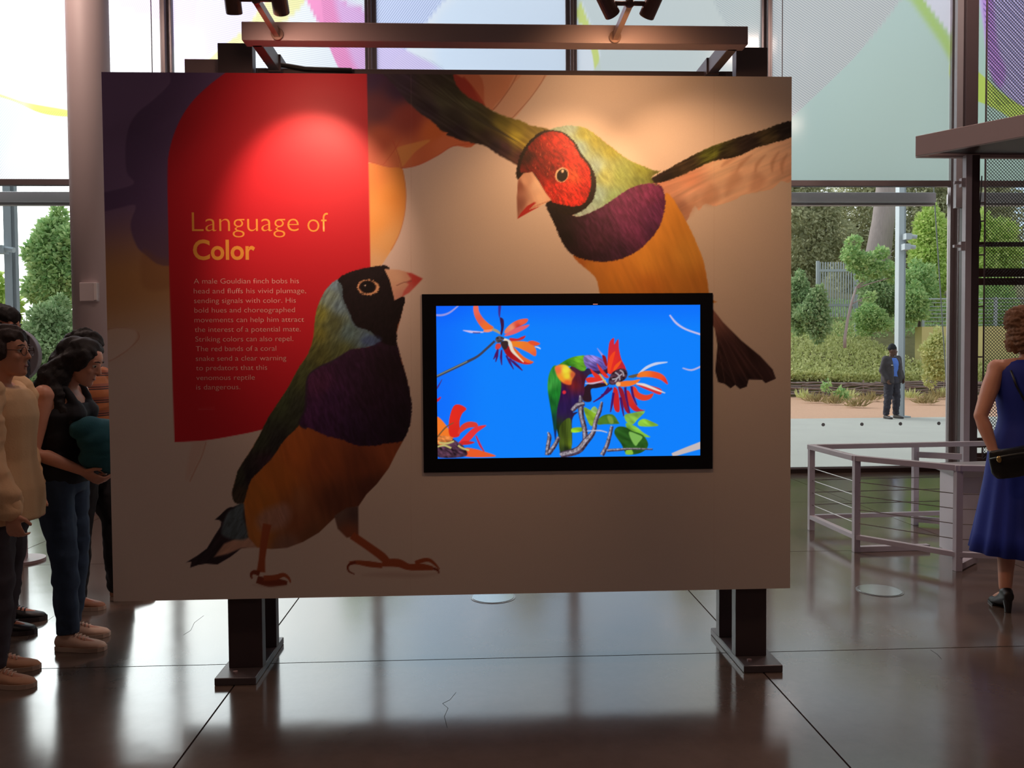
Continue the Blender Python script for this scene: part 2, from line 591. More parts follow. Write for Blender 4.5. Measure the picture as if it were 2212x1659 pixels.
    # ---- far wing of the flying finch
    P.poly(T_([(250, -20), (900, -20), (960, 90), (1010, 190), (1110, 285), (1240, 350), (1370, 430), (1480, 480), (1570, 510), (1660, 535), (1760, 580), (1960, 630), (2000, 760), (1800, 1040), (1640, 1000), (1560, 960), (1400, 870), (1290, 795), (1160, 765), (1040, 735), (960, 705), (890, 680), (900, 655), (840, 640), (800, 600), (740, 545), (680, 500), (600, 445), (470, 320), (360, 190)]),
           idw([(870, 180, (62, 52, 70)), (930, 170, (66, 64, 58)), (960, 215, (72, 76, 62)), (925, 240, (54, 46, 56)), (985, 250, (56, 54, 50)), (1010, 225, (84, 90, 66)), (1040, 262, (74, 76, 54)), (990, 285, (50, 42, 52)), (1050, 300, (56, 48, 48)), (1085, 265, (120, 118, 54)), (1120, 275, (140, 134, 58)), (1150, 285, (136, 126, 60)), (1115, 295, (176, 170, 66)), (1140, 312, (160, 148, 60)), (1090, 322, (64, 44, 54)), (1125, 340, (90, 56, 60)), (1070, 318, (48, 40, 52))], 3.0, (33, 60, 5), .28), 2.0, fuzz=2, fscale=6)
    for k in range(9):
        o = k * 7
        P.stroke([(900 + o * 1.2, 175 + o * .25), (960 + o, 215 + o * .4), (1030 + o * .9, 258 + o * .45), (1090 + o * .6, 292 + o * .3)], [1, 3, 3, 1], (104, 108, 82) if k % 2 else (40, 36, 40), 1.4, alpha=.35)
    # ---- near wing, underside
    P.poly(B_([(880, 400), (960, 380), (1050, 350), (1250, 260), (1500, 180), (1715, 110), (1715, 372), (1650, 385), (1600, 430), (1500, 450), (1420, 470), (1380, 495), (1300, 520), (1262, 532), (1205, 518), (1170, 556), (1142, 530), (1090, 625), (1050, 560), (1000, 480), (950, 450)]),
           idw([(1420, 400, (222, 162, 136)), (1490, 385, (228, 168, 140)), (1560, 370, (250, 214, 184)), (1640, 330, (250, 218, 192)), (1700, 300, (244, 210, 186)), (1500, 430, (236, 196, 172)), (1560, 420, (244, 208, 182)), (1470, 450, (180, 134, 116)), (1640, 390, (240, 204, 178)), (1700, 370, (234, 194, 170))], 2.6, (-24, 70, 7), .10), 1.4, fuzz=1.5, fscale=5)
    for a_, b2 in [((1400, 240), (1300, 300)), ((1480, 230), (1390, 330)), ((1560, 230), (1500, 330)), ((1640, 210), (1600, 330)), ((1690, 220), (1660, 340))]:
        m_ = ((a_[0] + b2[0]) / 2 - 18, (a_[1] + b2[1]) / 2 + 4)
        P.stroke(B_([a_, m_, b2]), [1, 9, 2], (196, 142, 112), 4, alpha=.5)
    for q_ in ([(1240, 400), (1285, 440), (1280, 500), (1230, 525), (1180, 500), (1210, 440)], [(1380, 320), (1420, 370), (1380, 420), (1330, 470), (1330, 400)], [(1500, 330), (1560, 370), (1530, 430), (1470, 440), (1480, 380)], [(1140, 470), (1165, 500), (1110, 590), (1075, 560)]):
        P.poly(B_(q_), (196, 144, 118), 9, alpha=.45)
    P.poly(B_([(885, 372), (960, 328), (1100, 250), (1250, 178), (1400, 128), (1550, 82), (1715, 30), (1715, 122), (1600, 160), (1500, 190), (1400, 238), (1250, 268), (1150, 312), (1050, 358), (960, 388), (900, 396)]),
           idw([(1420, 385, (40, 30, 30)), (1480, 355, (60, 50, 36)), (1540, 332, (92, 104, 40)), (1560, 345, (50, 42, 34)), (1620, 315, (44, 36, 34)), (1660, 300, (72, 66, 46)), (1700, 285, (40, 34, 34))], 3, (-24, 24, 4), .5), 1.4, fuzz=2.2, fscale=4)
    # ---- flying finch: belly
    P.poly(B_([(960, 470), (1010, 480), (1060, 560), (1110, 650), (1160, 760), (1200, 870), (1232, 1060), (1232, 1100), (660, 1100), (560, 950), (430, 820), (600, 800), (860, 700)]),
           idw(tint([(1280, 575, (226, 150, 64)), (1330, 600, (230, 152, 60)), (1400, 560, (238, 166, 66)), (1450, 470, (240, 168, 70)), (1490, 540, (246, 178, 76)), (1520, 620, (226, 150, 62)), (1400, 620, (222, 140, 56)), (1250, 570, (200, 120, 52))], .92), 2.6, (70, 60, 9), .06), 1.5, fuzz=1, fscale=4)
    # chest
    P.poly(B_([(270, 510), (320, 640), (370, 750), (420, 812), (500, 846), (600, 858), (700, 845), (800, 800), (890, 720), (950, 620), (972, 500), (950, 420), (900, 395), (820, 402), (740, 435), (620, 510), (470, 590), (380, 560)]),
           idw([(1195, 460, (22, 16, 20)), (1215, 520, (24, 16, 22)), (1250, 555, (38, 22, 34)), (1300, 560, (48, 26, 48)), (1300, 480, (84, 40, 76)), (1350, 450, (112, 48, 96)), (1400, 420, (116, 50, 96)), (1420, 460, (98, 44, 92)), (1370, 500, (104, 46, 92)), (1340, 545, (60, 30, 60)), (1410, 500, (76, 36, 76)), (1290, 520, (66, 34, 58))], 2.8, (60, 14, 3), .3), 1.5, fuzz=2.5, fscale=3)
    # nape and back
    P.poly(B_([(290, 84), (360, 62), (430, 57), (500, 73), (560, 108), (650, 180), (760, 260), (900, 318), (945, 325), (890, 365), (930, 420), (900, 398), (820, 405), (740, 440), (640, 510), (560, 555), (470, 590), (440, 575), (520, 500), (540, 400), (510, 300), (450, 220), (410, 140), (360, 105)]),
           idw([(1230, 275, (168, 206, 196)), (1265, 285, (174, 188, 84)), (1290, 300, (164, 174, 72)), (1250, 320, (160, 206, 206)), (1285, 360, (166, 206, 198)), (1290, 420, (158, 202, 196)), (1265, 462, (176, 212, 208)), (1320, 320, (158, 168, 70)), (1340, 380, (150, 178, 104)), (1330, 430, (140, 180, 128)), (1390, 360, (148, 166, 76)), (1380, 400, (126, 148, 80)), (1420, 380, (112, 120, 60)), (1310, 380, (168, 190, 120))], 3, (58, 12, 2.6), .16), 1.4, fuzz=2.2, fscale=3)
    # black rim and red face
    P.poly(B_([(100, 370), (103, 280), (145, 185), (225, 103), (300, 84), (380, 102), (442, 158), (485, 230), (540, 305), (566, 390), (548, 490), (480, 560), (390, 584), (280, 524), (250, 440), (150, 380)]), st1((26, 16, 16), (40, 10, 3), .5), 1.3, fuzz=2.4, fscale=2.6)
    P.poly(B_([(120, 330), (130, 260), (175, 170), (240, 112), (300, 92), (370, 106), (430, 162), (468, 232), (520, 295), (536, 380), (520, 470), (480, 524), (400, 528), (300, 500), (255, 430), (215, 360), (170, 335)]),
           idw([(1140, 340, (60, 22, 22)), (1150, 310, (120, 28, 26)), (1150, 290, (64, 22, 22)), (1175, 285, (140, 32, 30)), (1180, 300, (176, 40, 34)), (1210, 300, (206, 48, 38)), (1240, 330, (214, 50, 40)), (1200, 340, (150, 32, 28)), (1190, 370, (120, 26, 24)), (1240, 380, (232, 90, 54)), (1260, 370, (206, 46, 38)), (1270, 410, (200, 40, 36)), (1230, 420, (226, 56, 44)), (1200, 410, (206, 46, 40)), (1250, 435, (214, 48, 40)), (1160, 360, (110, 24, 24))], 3, (55, 9, 2.4), .38), 1.3, fuzz=2.6, fscale=2.6)
    for k in range(110):
        x, y = 150 + rnd.random() * 350, 110 + rnd.random() * 400
        if (x - 340) ** 2 / 190 ** 2 + (y - 310) ** 2 / 205 ** 2 > .8 or (x < 250 and y > 330): continue
        a_ = math.radians(100 - (x - 150) * .22 + rnd.uniform(-15, 15)); l_ = rnd.uniform(8, 18)
        P.stroke(B_([(x, y), (x + math.cos(a_) * l_, y + math.sin(a_) * l_)]), 1.5, (244, 130, 96) if k % 3 else (90, 20, 20), .9, alpha=.5, sub=2)
    # beak
    P.poly(B_([(138, 338), (190, 330), (232, 390), (268, 452), (302, 496), (240, 530), (180, 562), (102, 606), (99, 480), (106, 375)]),
           idw([(1120, 400, (150, 96, 84)), (1122, 440, (150, 100, 90)), (1135, 390, (214, 172, 150)), (1160, 400, (240, 208, 184)), (1170, 430, (242, 208, 180)), (1150, 450, (226, 180, 156)), (1185, 435, (240, 200, 172))], 3, (70, 40, 6), .05), 1.1, smooth=False)
    P.poly(B_([(102, 606), (122, 572), (160, 530), (200, 508), (214, 510), (190, 532), (172, 552), (232, 533), (180, 562)]), (190, 50, 48), 1.1, smooth=False)
    P.stroke(B_([(302, 496), (235, 520), (172, 546)]), 1.4, (180, 110, 90), .9, alpha=.6)
    # eye
    P.ell(B_([(364, 348)])[0], 16.5, 14, (236, 206, 170), 115, soft=1.5, fuzz=1.5, fscale=2)
    P.ell(B_([(366, 350)])[0], 14, 11.5, (16, 12, 14), 115, soft=1.2)
    P.ell(B_([(368, 325)])[0], 3, 3.4, (246, 226, 200), 0, soft=1.0)
    # tail below the screen
    P.poly(B_([(1235, 1120), (1262, 1150), (1310, 1212), (1420, 1322), (1530, 1412), (1602, 1490), (1622, 1545), (1560, 1572), (1540, 1552), (1462, 1550), (1450, 1592), (1410, 1606), (1382, 1582), (1355, 1602), (1320, 1576), (1282, 1566), (1265, 1500), (1278, 1350), (1262, 1250), (1235, 1220)]),
           idw([(1545, 690, (120, 84, 80)), (1560, 760, (66, 44, 48)), (1600, 790, (72, 48, 50)), (1660, 810, (60, 42, 46)), (1600, 830, (46, 34, 40)), (1570, 820, (54, 38, 42))], 2.5, (58, 60, 5), .35), 1.2, smooth=False)
    for a_, b2 in [((1300, 1230), (1545, 1545)), ((1295, 1260), (1455, 1560)), ((1285, 1290), (1385, 1575)), ((1280, 1320), (1322, 1565))]:
        P.stroke(B_([a_, b2]), [1, 2.4], (122, 88, 84), 1, alpha=.5, sub=2)
    # ---- standing finch
    sil = S_([(1350, 72), (1250, 60), (1100, 88), (1000, 124), (940, 172), (850, 240), (800, 330), (765, 430), (750, 540), (742, 640), (700, 770), (620, 890), (540, 1040), (460, 1160), (370, 1300), (300, 1440), (225, 1570), (165, 1659)]) \
        + C_([(505, 410), (480, 500), (460, 580), (482, 652), (545, 655), (560, 760), (575, 900), (650, 992), (760, 1005), (880, 995), (1000, 950), (1120, 880), (1235, 770), (1330, 700), (1420, 680), (1480, 590), (1560, 510), (1650, 390), (1710, 270), (1755, 190)]) \
        + S_([(1490, 1430), (1540, 1270), (1535, 1140), (1505, 980), (1470, 850), (1420, 690), (1420, 600), (1445, 510), (1470, 410), (1485, 320)])
    P.poly(C_([(545, 655), (470, 685), (400, 722), (332, 780), (382, 788), (372, 836), (330, 900), (270, 1000), (200, 1052), (112, 1106), (152, 1100), (143, 1146), (200, 1126), (260, 1116), (350, 1120), (450, 1062), (530, 1000), (620, 985), (600, 850)]), st1((50, 40, 50), (-50, 30, 4), .3), 1.2, smooth=False)
    P.poly(C_([(325, 1065), (400, 965), (500, 920), (590, 915), (660, 990), (530, 998), (430, 1040)]), st1((206, 166, 146), (-40, 40, 5), .08), 3, smooth=False)
    P.poly(C_([(250, 1110), (330, 1075), (440, 1060), (500, 1020), (440, 1066), (350, 1120)]), (46, 36, 46), 2, smooth=False)
    P.poly(C_([(360, 770), (420, 700), (470, 690), (430, 760), (395, 800)]), (40, 32, 42), 1.5)
    P.poly(sil, idw([(560, 1080, (204, 126, 52)), (640, 980, (196, 108, 50)), (600, 1030, (202, 118, 50)), (700, 1000, (164, 88, 50)), (780, 1000, (132, 70, 46)), (840, 980, (160, 86, 54)), (800, 1060, (98, 56, 44)), (730, 1080, (112, 64, 46)), (640, 1120, (160, 98, 66)), (560, 1150, (200, 128, 62)), (680, 1160, (130, 84, 58)), (620, 1185, (150, 112, 96))], 3, (75, 50, 8), .08), 1.3, smooth=False)
    P.poly(C_([(465, 700), (545, 655), (552, 770), (578, 915), (480, 932), (388, 900), (386, 836), (420, 740)]), st1((92, 112, 124), (-60, 12, 3), .2), 4)
    P.poly(C_([(650, 800), (690, 720), (800, 668), (875, 668), (905, 740), (860, 830), (780, 860), (690, 870)]), st1((190, 150, 140), (70, 20, 4), .12), 12, alpha=.75)
    P.poly(C_([(940, 560), (1000, 540), (1030, 640), (980, 720), (930, 680)]), (190, 130, 90), 14, alpha=.4)
    nape = S_([(935, 165), (980, 200), (985, 300), (1010, 400), (1060, 480), (1110, 560), (1220, 600), (1320, 660), (1200, 712), (1050, 742), (900, 840), (790, 890), (710, 960), (695, 1100), (660, 1290), (610, 1370), (500, 1480), (420, 1600), (360, 1659)]) + C_([(760, 320), (680, 400), (600, 490), (560, 620), (545, 655), (482, 652), (460, 580), (480, 500), (505, 410)]) + S_([(165, 1659), (225, 1570), (300, 1440), (370, 1300), (460, 1160), (540, 1040), (620, 890), (700, 770), (742, 640), (750, 540), (765, 430), (800, 330), (850, 240)])
    P.poly(nape, idw([(725, 615, (120, 156, 176)), (712, 640, (128, 158, 150)), (735, 660, (112, 146, 162)), (690, 680, (132, 142, 66)), (684, 720, (116, 122, 56)), (720, 700, (96, 110, 74)), (755, 715, (96, 128, 132)), (800, 735, (92, 124, 156)), (740, 760, (92, 106, 66)), (690, 770, (88, 96, 52)), (650, 810, (74, 86, 52)), (610, 870, (64, 78, 52)), (640, 880, (54, 62, 50)), (560, 950, (56, 64, 50)), (600, 960, (44, 46, 46)), (520, 1030, (58, 62, 52)), (515, 1070, (70, 62, 52)), (540, 1030, (38, 32, 40)), (580, 1000, (60, 42, 56))], 3, (118, 14, 3), .26), 1.4, fuzz=1.6, fscale=3)
    P.stroke(S_([(1060, 745), (900, 842), (790, 892), (708, 965), (695, 1100), (684, 1230), (640, 1335), (690, 1368)]), 10, (58, 44, 66), 2)
    P.poly(S_([(1320, 655), (1200, 710), (1050, 740), (900, 838), (785, 888), (705, 960), (692, 1100), (682, 1230), (635, 1335), (680, 1366), (740, 1388), (850, 1440), (980, 1470), (1080, 1512), (1200, 1522), (1330, 1502), (1464, 1480), (1512, 1400), (1543, 1262), (1537, 1130), (1502, 960), (1452, 800), (1420, 680)]),
           idw([(690, 830, (86, 44, 84)), (680, 900, (76, 40, 88)), (720, 860, (66, 36, 80)), (760, 800, (56, 32, 62)), (800, 850, (46, 27, 50)), (840, 800, (36, 23, 36)), (870, 900, (34, 22, 40)), (760, 920, (50, 30, 64)), (800, 940, (42, 25, 52)), (850, 940, (34, 22, 42)), (700, 910, (70, 39, 86))], 2.8, (70, 16, 3.4), .3), 1.5, fuzz=2.4, fscale=4)
    P.stroke(S_([(950, 190), (985, 320), (1035, 430), (1090, 540), (1200, 590), (1270, 640)]), 9, (92, 120, 134), 2)
    P.poly(S_([(1360, 70), (1250, 58), (1100, 86), (1000, 122), (940, 172), (975, 215), (985, 320), (1035, 430), (1085, 540), (1200, 585), (1260, 640), (1330, 690), (1415, 700), (1422, 640), (1425, 560), (1445, 500), (1470, 405), (1488, 315), (1440, 300), (1390, 250)]), st1((24, 17, 22), (110, 8, 3), .35), 1.3, fuzz=2.2, fscale=3)
    P.poly(S_([(1240, 620), (1300, 650), (1240, 700), (1160, 690), (1130, 650)]), st1((64, 84, 140), (120, 8, 2.5), .3), 5, alpha=.5)
    P.poly(S_([(1320, 80), (1430, 84), (1530, 110), (1632, 158), (1572, 222), (1522, 272), (1460, 306), (1404, 336), (1386, 262), (1364, 170)]), idw([(840, 590, (226, 190, 160)), (860, 600, (230, 194, 164)), (875, 640, (216, 160, 146)), (885, 590, (220, 170, 146))], 2), 1.1, smooth=False)
    P.poly(S_([(1505, 112), (1540, 112), (1632, 158), (1572, 222), (1522, 272), (1466, 304), (1478, 262), (1520, 205), (1500, 190), (1540, 160)]), idw([(900, 600, (206, 74, 70)), (880, 625, (214, 110, 104))], 2), 2.5, smooth=False)
    P.stroke(S_([(1420, 215), (1475, 190), (1545, 178)]), 2, (150, 90, 84), 1, alpha=.7)
    P.ell(S_([(1188, 230)])[0], 24, 16.5, (226, 178, 134), 4, soft=1.6, fuzz=3.5, fscale=2.2)
    P.ell(S_([(1184, 226)])[0], 18.5, 14, (60, 38, 34), 0, soft=1.2, fuzz=1.6, fscale=2)
    P.ell(S_([(1183, 224)])[0], 15.5, 13, (14, 10, 14), 0, soft=1.2)
    P.ell(S_([(1164, 214)])[0], 1.8, 1.8, (232, 214, 196), 0, soft=.9)
    # legs and feet
    leg = (176, 92, 58); legd = (140, 66, 46)
    P.poly(C_([(1236, 752), (1330, 690), (1418, 680), (1420, 905), (1330, 918), (1262, 850)]), idw([(735, 1110, (120, 96, 88)), (765, 1110, (96, 74, 72)), (755, 1150, (150, 90, 66))], 2), 2, smooth=False)
    P.stroke(C_([(1370, 900), (1480, 975), (1600, 1062), (1650, 1120)]), [17, 17, 18, 15], leg, 1.3)
    P.stroke(C_([(1600, 1130), (1500, 1118), (1410, 1106), (1350, 1110)]), [11, 13, 9, 6], leg, 1.2)
    P.stroke(C_([(1400, 1104), (1345, 1125), (1345, 1170), (1390, 1195)]), [7, 5, 4, 2], legd, 1.0)
    P.stroke(C_([(1600, 1110), (1720, 1110), (1800, 1140), (1900, 1140), (1985, 1150)]), [16, 18, 14, 15, 8], leg, 1.2)
    P.stroke(C_([(1850, 1110), (1910, 1090), (1960, 1090), (2000, 1120), (2035, 1158)]), [9, 9, 8, 6, 2], leg, 1.1)
    P.stroke(C_([(1985, 1150), (2020, 1165), (2030, 1190)]), [6, 5, 2], legd, 1.0)
    P.poly(C_([(1450, 1200), (1650, 1180), (1900, 1190), (2030, 1185), (1900, 1220), (1600, 1215)]), (190, 160, 150), 6, alpha=.4)
    P.stroke(C_([(728, 815), (705, 940), (688, 1080), (680, 1180)]), [19, 16, 14, 19], leg, 1.6)
    P.stroke(C_([(670, 1190), (625, 1180), (605, 1200), (612, 1230)]), [12, 9, 6, 3], legd, 1.1)
    P.stroke(C_([(650, 1235), (740, 1258), (830, 1258), (880, 1262)]), [16, 19, 14, 8], legd, 1.2)
    P.stroke(C_([(700, 1225), (790, 1220), (850, 1200), (890, 1225), (905, 1262)]), [12, 12, 9, 6, 2], leg, 1.1)
    P.poly(C_([(620, 1275), (760, 1280), (880, 1278), (800, 1295), (680, 1292)]), (190, 160, 150), 4, alpha=.4)
    # faint sheet seams
    for u_ in (888, 1543):
        P.stroke([(u_, 160), (u_, 1290)], 1.4, (190, 160, 146), 1.0, alpha=.18, sub=1)
    return P.linear()


def paint_screen(U, V):
    R_ = crop(900, 610, 3.3515); F1 = crop(940, 650, 7.373); F2 = crop(1160, 720, 5.9267)
    P = Painter(U, V, (16, 128, 252))
    sh = ss(650, 720, P.V)
    P.c[:, 0] -= (1 - sh) * 2; P.c[:, 1] -= ((1 - sh) * 16).astype(np.float32)
    ed = ss(0, 120, P.U - 940)
    P.c[:, 1] -= ((1 - ed) * 18).astype(np.float32)
    RED, ORG, DRD, PUR, WOOD, PALE, GRN = (222, 40, 34), (232, 104, 40), (150, 22, 30), (74, 22, 96), (64, 66, 86), (214, 200, 208), (118, 176, 40)
    P.stroke(F1([(-20, 225), (120, 225), (240, 180), (370, 75)]), [4, 4.5, 4, 3], (150, 150, 226), 1)
    P.stroke(R_([(1832, 236), (1880, 295), (1950, 340), (2060, 378)]), [3, 4.5, 4, 4], (196, 190, 232), 1)
    P.stroke(R_([(1925, 620), (1990, 635), (2060, 608)]), [2.5, 4, 4], (176, 176, 226), 1)
    P.stroke(F1([(0, 1215), (240, 1100), (510, 970), (680, 880), (820, 760), (950, 640)]), [5.5, 6, 6, 5, 5, 5], WOOD, 1)
    P.stroke(F1([(0, 1205), (240, 1092), (510, 962)]), 2, (150, 160, 130), 1, alpha=.8)
    P.stroke(F1([(20, 1400), (60, 1340), (110, 1250)]), [4, 3, 1], (70, 50, 130), 1)
    # top-left blossom
    P.poly(F1([(620, 60), (680, 70), (700, 170), (760, 270), (850, 360), (930, 420), (900, 465), (800, 470), (720, 400), (640, 270), (608, 150)]), idw([(1027, 670, (236, 104, 84)), (1050, 705, (236, 110, 44)), (1035, 690, (226, 92, 70))], 2), 1)
    P.stroke(F1([(770, 480), (840, 478), (910, 465)]), [4, 6, 4], (240, 140, 110), 1)
    P.stroke(F1([(440, 468), (560, 490), (650, 495), (770, 498)]), [1, 5, 4, 2], (206, 190, 236), 1)
    P.stroke(F1([(600, 505), (660, 510), (720, 508)]), 2.5, (70, 50, 120), 1, alpha=.7)
    P.stroke(F1([(910, 450), (980, 480), (1040, 520)]), [6, 6, 4], (166, 150, 120), 1)
    P.poly(F1([(1010, 60), (1050, 70), (1040, 180), (1030, 270), (1010, 230), (1005, 140)]), (66, 44, 140), 1)
    P.poly(F1([(1030, 270), (1080, 285), (1095, 340), (1090, 440), (1060, 540), (1040, 520), (1050, 420)]), (58, 24, 70), 1)
    P.poly(F1([(1110, 470), (1200, 370), (1330, 300), (1470, 285), (1450, 350), (1300, 430), (1130, 520)]), idw([(1105, 708, (232, 140, 110)), (1125, 695, (236, 96, 60)), (1120, 705, (210, 60, 50))], 2), 1)
    P.poly(F1([(1110, 540), (1250, 450), (1380, 400), (1500, 380), (1440, 440), (1280, 520), (1140, 560)]), (226, 96, 106), 1)
    P.poly(F1([(1190, 590), (1310, 600), (1380, 570), (1440, 555), (1400, 610), (1290, 640), (1200, 640)]), (200, 40, 50), 1)
    P.poly(F1([(1180, 650), (1330, 640), (1480, 655), (1560, 700), (1610, 790), (1595, 880), (1480, 820), (1330, 750), (1230, 720)]), idw([(1115, 740, (236, 130, 40)), (1150, 750, (236, 120, 44)), (1155, 765, (226, 96, 60))], 2), 1)
    P.poly(F1([(1480, 650), (1560, 635), (1670, 680), (1600, 715), (1520, 690)]), (230, 80, 44), 1)
    P.stroke(F1([(1590, 730), (1640, 740), (1680, 765)]), [2, 3, 2], (200, 214, 250), 1)
    P.poly(F1([(1070, 700), (1150, 700), (1230, 780), (1330, 870), (1440, 940), (1560, 975), (1500, 1010), (1380, 1000), (1220, 930), (1120, 840)]), idw([(1100, 760, DRD), (1140, 780, (220, 50, 40)), (1120, 775, (170, 26, 30))], 2), 1)
    P.poly(F1([(1230, 720), (1300, 780), (1400, 880), (1500, 940), (1570, 975), (1480, 985), (1370, 930), (1270, 830)]), ORG, 1)
    P.stroke(F1([(1090, 610), (1180, 660), (1230, 790), (1320, 890), (1410, 975)]), [5, 8, 7, 4, 2], (226, 216, 196), 1)
    P.poly(F1([(1050, 650), (1150, 640), (1160, 720), (1110, 780), (1060, 730)]), (56, 40, 40), 1)
    P.poly(F1([(970, 690), (1030, 680), (1050, 730), (1000, 775), (960, 760)]), (214, 66, 60), 1)
    for q_ in ([(1000, 770), (970, 850), (930, 930)], [(1000, 780), (985, 880), (965, 970)], [(1060, 780), (1050, 900), (1060, 1020)], [(1130, 870), (1190, 980), (1250, 1090)], [(1180, 920), (1280, 1010), (1330, 1060)], [(1240, 960), (1320, 1040), (1390, 1110)]):
        P.stroke(F1(q_), [3, 5, 1.5], PUR, 1)
    P.poly(F1([(960, 600), (1010, 560), (1060, 570), (1100, 600), (1040, 660), (980, 660)]), st1((76, 66, 70), (20, 4, 2), .6), 1.2)
    # bottom-left blossom
    P.poly(R_([(140, 980), (185, 1000), (250, 1090), (260, 1130), (140, 1120)]), (240, 120, 40), 1)
    P.poly(R_([(240, 1110), (235, 1000), (265, 900), (310, 885), (360, 915), (330, 950), (310, 1010), (310, 1110)]), idw([(975, 900, (226, 44, 32)), (985, 930, (214, 40, 30))], 2), 1)
    P.poly(R_([(300, 1100), (320, 1040), (370, 1010), (430, 1015), (440, 1045), (370, 1055)]), (214, 60, 48), 1)
    P.poly(R_([(290, 1180), (350, 1110), (420, 1050), (505, 1035), (440, 1085), (390, 1140), (330, 1180)]), (228, 52, 56), 1)
    P.poly(R_([(330, 1150), (390, 1150), (420, 1160), (370, 1175), (310, 1175)]), (200, 40, 40), 1)
    P.poly(R_([(350, 1200), (420, 1205), (490, 1225), (570, 1260), (350, 1260)]), (232, 90, 40), 1)
    P.stroke(R_([(430, 1110), (460, 1180), (490, 1225)]), [3, 5, 2], (196, 44, 70), 1)
    P.stroke(R_([(130, 860), (155, 850), (175, 830)]), [8, 6, 2], (200, 40, 60), 1)
    P.poly(R_([(140, 1130), (230, 1120), (290, 1150), (350, 1200), (350, 1260), (140, 1260)]), st1((70, 44, 60), (30, 10, 4), .8), 1.5)
    P.poly(R_([(140, 1120), (200, 1110), (260, 1130), (230, 1170), (140, 1170)]), st1((206, 120, 60), (20, 8, 4), .4), 1.5)
    P.stroke(R_([(150, 1120), (210, 1050), (270, 1015)]), [3, 3, 1.5], (120, 84, 50), 1)
    for q_ in ([(150, 1190), (200, 1180), (250, 1200)], [(300, 1180), (330, 1200), (380, 1215)], [(160, 1160), (220, 1165), (270, 1150)]):
        P.stroke(R_(q_), 4, (190, 180, 110), 1)
    # lorikeet
    P.poly(F2([(640, 660), (720, 640), (900, 640), (900, 670), (770, 700), (690, 720), (700, 850), (660, 880), (590, 860), (560, 760)]), (46, 26, 36), 1.2)
    P.poly(F2([(440, 420), (580, 470), (720, 420), (900, 440), (890, 520), (700, 520), (640, 560), (610, 640), (600, 780), (520, 900), (460, 1010), (520, 1010), (450, 1110), (440, 1470), (300, 1500), (270, 1300), (200, 1000), (260, 700)]), idw([(1215, 850, (48, 20, 70)), (1240, 830, (110, 30, 36)), (1255, 820, (80, 26, 44)), (1215, 880, (40, 24, 70)), (1200, 930, (30, 50, 24)), (1215, 960, (60, 84, 24)), (1270, 800, (44, 36, 70)), (1245, 870, (40, 26, 80))], 2.5, (85, 30, 4), .15), 1.2)
    P.poly(F2([(290, 1200), (370, 1100), (430, 1100), (445, 1260), (440, 1480), (400, 1520), (300, 1530), (290, 1380)]), idw([(1212, 940, (66, 84, 28)), (1230, 960, (96, 116, 30)), (1222, 970, (36, 48, 26))], 2, (88, 60, 3), .35), 1.2)
    P.poly(F2([(200, 430), (250, 420), (300, 560), (310, 690), (290, 830), (260, 960), (250, 1100), (250, 1250), (235, 1380), (210, 1200), (190, 1060), (160, 880), (135, 700), (150, 540)]), idw([(1190, 830, (60, 150, 60)), (1200, 850, (30, 120, 40)), (1190, 870, (24, 90, 36)), (1200, 920, (20, 60, 50)), (1198, 940, (24, 40, 110))], 2.5, (85, 20, 3), .2), 1.2)
    P.poly(F2([(270, 420), (340, 360), (440, 310), (540, 288), (620, 290), (640, 380), (620, 470), (560, 480), (470, 430), (380, 420)]), idw([(1225, 785, (50, 120, 30)), (1250, 775, (110, 180, 40)), (1255, 790, (90, 150, 40)), (1235, 790, (60, 120, 34))], 2.5, (20, 10, 3), .2), 1.2)
    P.poly(F2([(600, 295), (700, 280), (800, 310), (880, 360), (900, 450), (760, 480), (660, 450), (610, 400)]), idw([(1280, 775, (150, 130, 210)), (1300, 790, (90, 80, 160)), (1285, 795, (80, 60, 130))], 2, (35, 14, 2), .35), 1.3)
    P.poly(F2([(230, 430), (300, 400), (380, 410), (440, 470), (490, 520), (450, 600), (430, 660), (340, 640), (270, 570), (240, 500)]), idw([(1205, 800, (236, 110, 60)), (1222, 800, (236, 220, 60)), (1225, 812, (232, 206, 50)), (1210, 818, (240, 150, 40)), (1225, 828, (226, 96, 40)), (1238, 810, (200, 90, 50))], 3), 2.2)
    P.ell(F2([(348, 755)])[0], 4, 4, (214, 44, 60), soft=1.5)
    # right blossom
    P.stroke(F2([(770, 190), (830, 270), (880, 330)]), [1, 4, 3], (150, 150, 230), 1)
    P.poly(F2([(835, 280), (880, 300), (900, 400), (880, 420), (845, 340)]), DRD, 1)
    P.poly(F2([(900, 420), (910, 250), (930, 110), (985, 60), (990, 140), (1040, 75), (1050, 200), (1080, 330), (1130, 430), (1145, 520), (1060, 470), (960, 520), (910, 510)]), idw([(1320, 745, (206, 40, 60)), (1325, 780, (226, 44, 40)), (1345, 790, (190, 36, 50)), (1318, 800, (230, 50, 34))], 2), 1)
    P.poly(F2([(910, 500), (905, 400), (940, 290), (1000, 230), (980, 330), (950, 440), (930, 510)]), (240, 70, 32), 1)
    P.poly(F2([(975, 480), (1000, 410), (1080, 345), (1060, 400), (1010, 460)]), (240, 84, 30), 1)
    P.poly(F2([(765, 390), (800, 420), (860, 490), (920, 560), (880, 570), (820, 510)]), (226, 50, 32), 1)
    P.poly(F2([(680, 450), (740, 500), (830, 560), (880, 640), (780, 600), (720, 540)]), (226, 50, 34), 1)
    P.poly(F2([(625, 580), (700, 560), (800, 590), (840, 630), (720, 640), (650, 630)]), (222, 50, 40), 1)
    P.stroke(F2([(620, 640), (720, 640), (880, 600)]), [2, 4, 2], (200, 180, 200), 1)
    P.stroke(F2([(800, 520), (850, 590), (900, 660)]), [3, 4, 3], (210, 180, 100), 1)
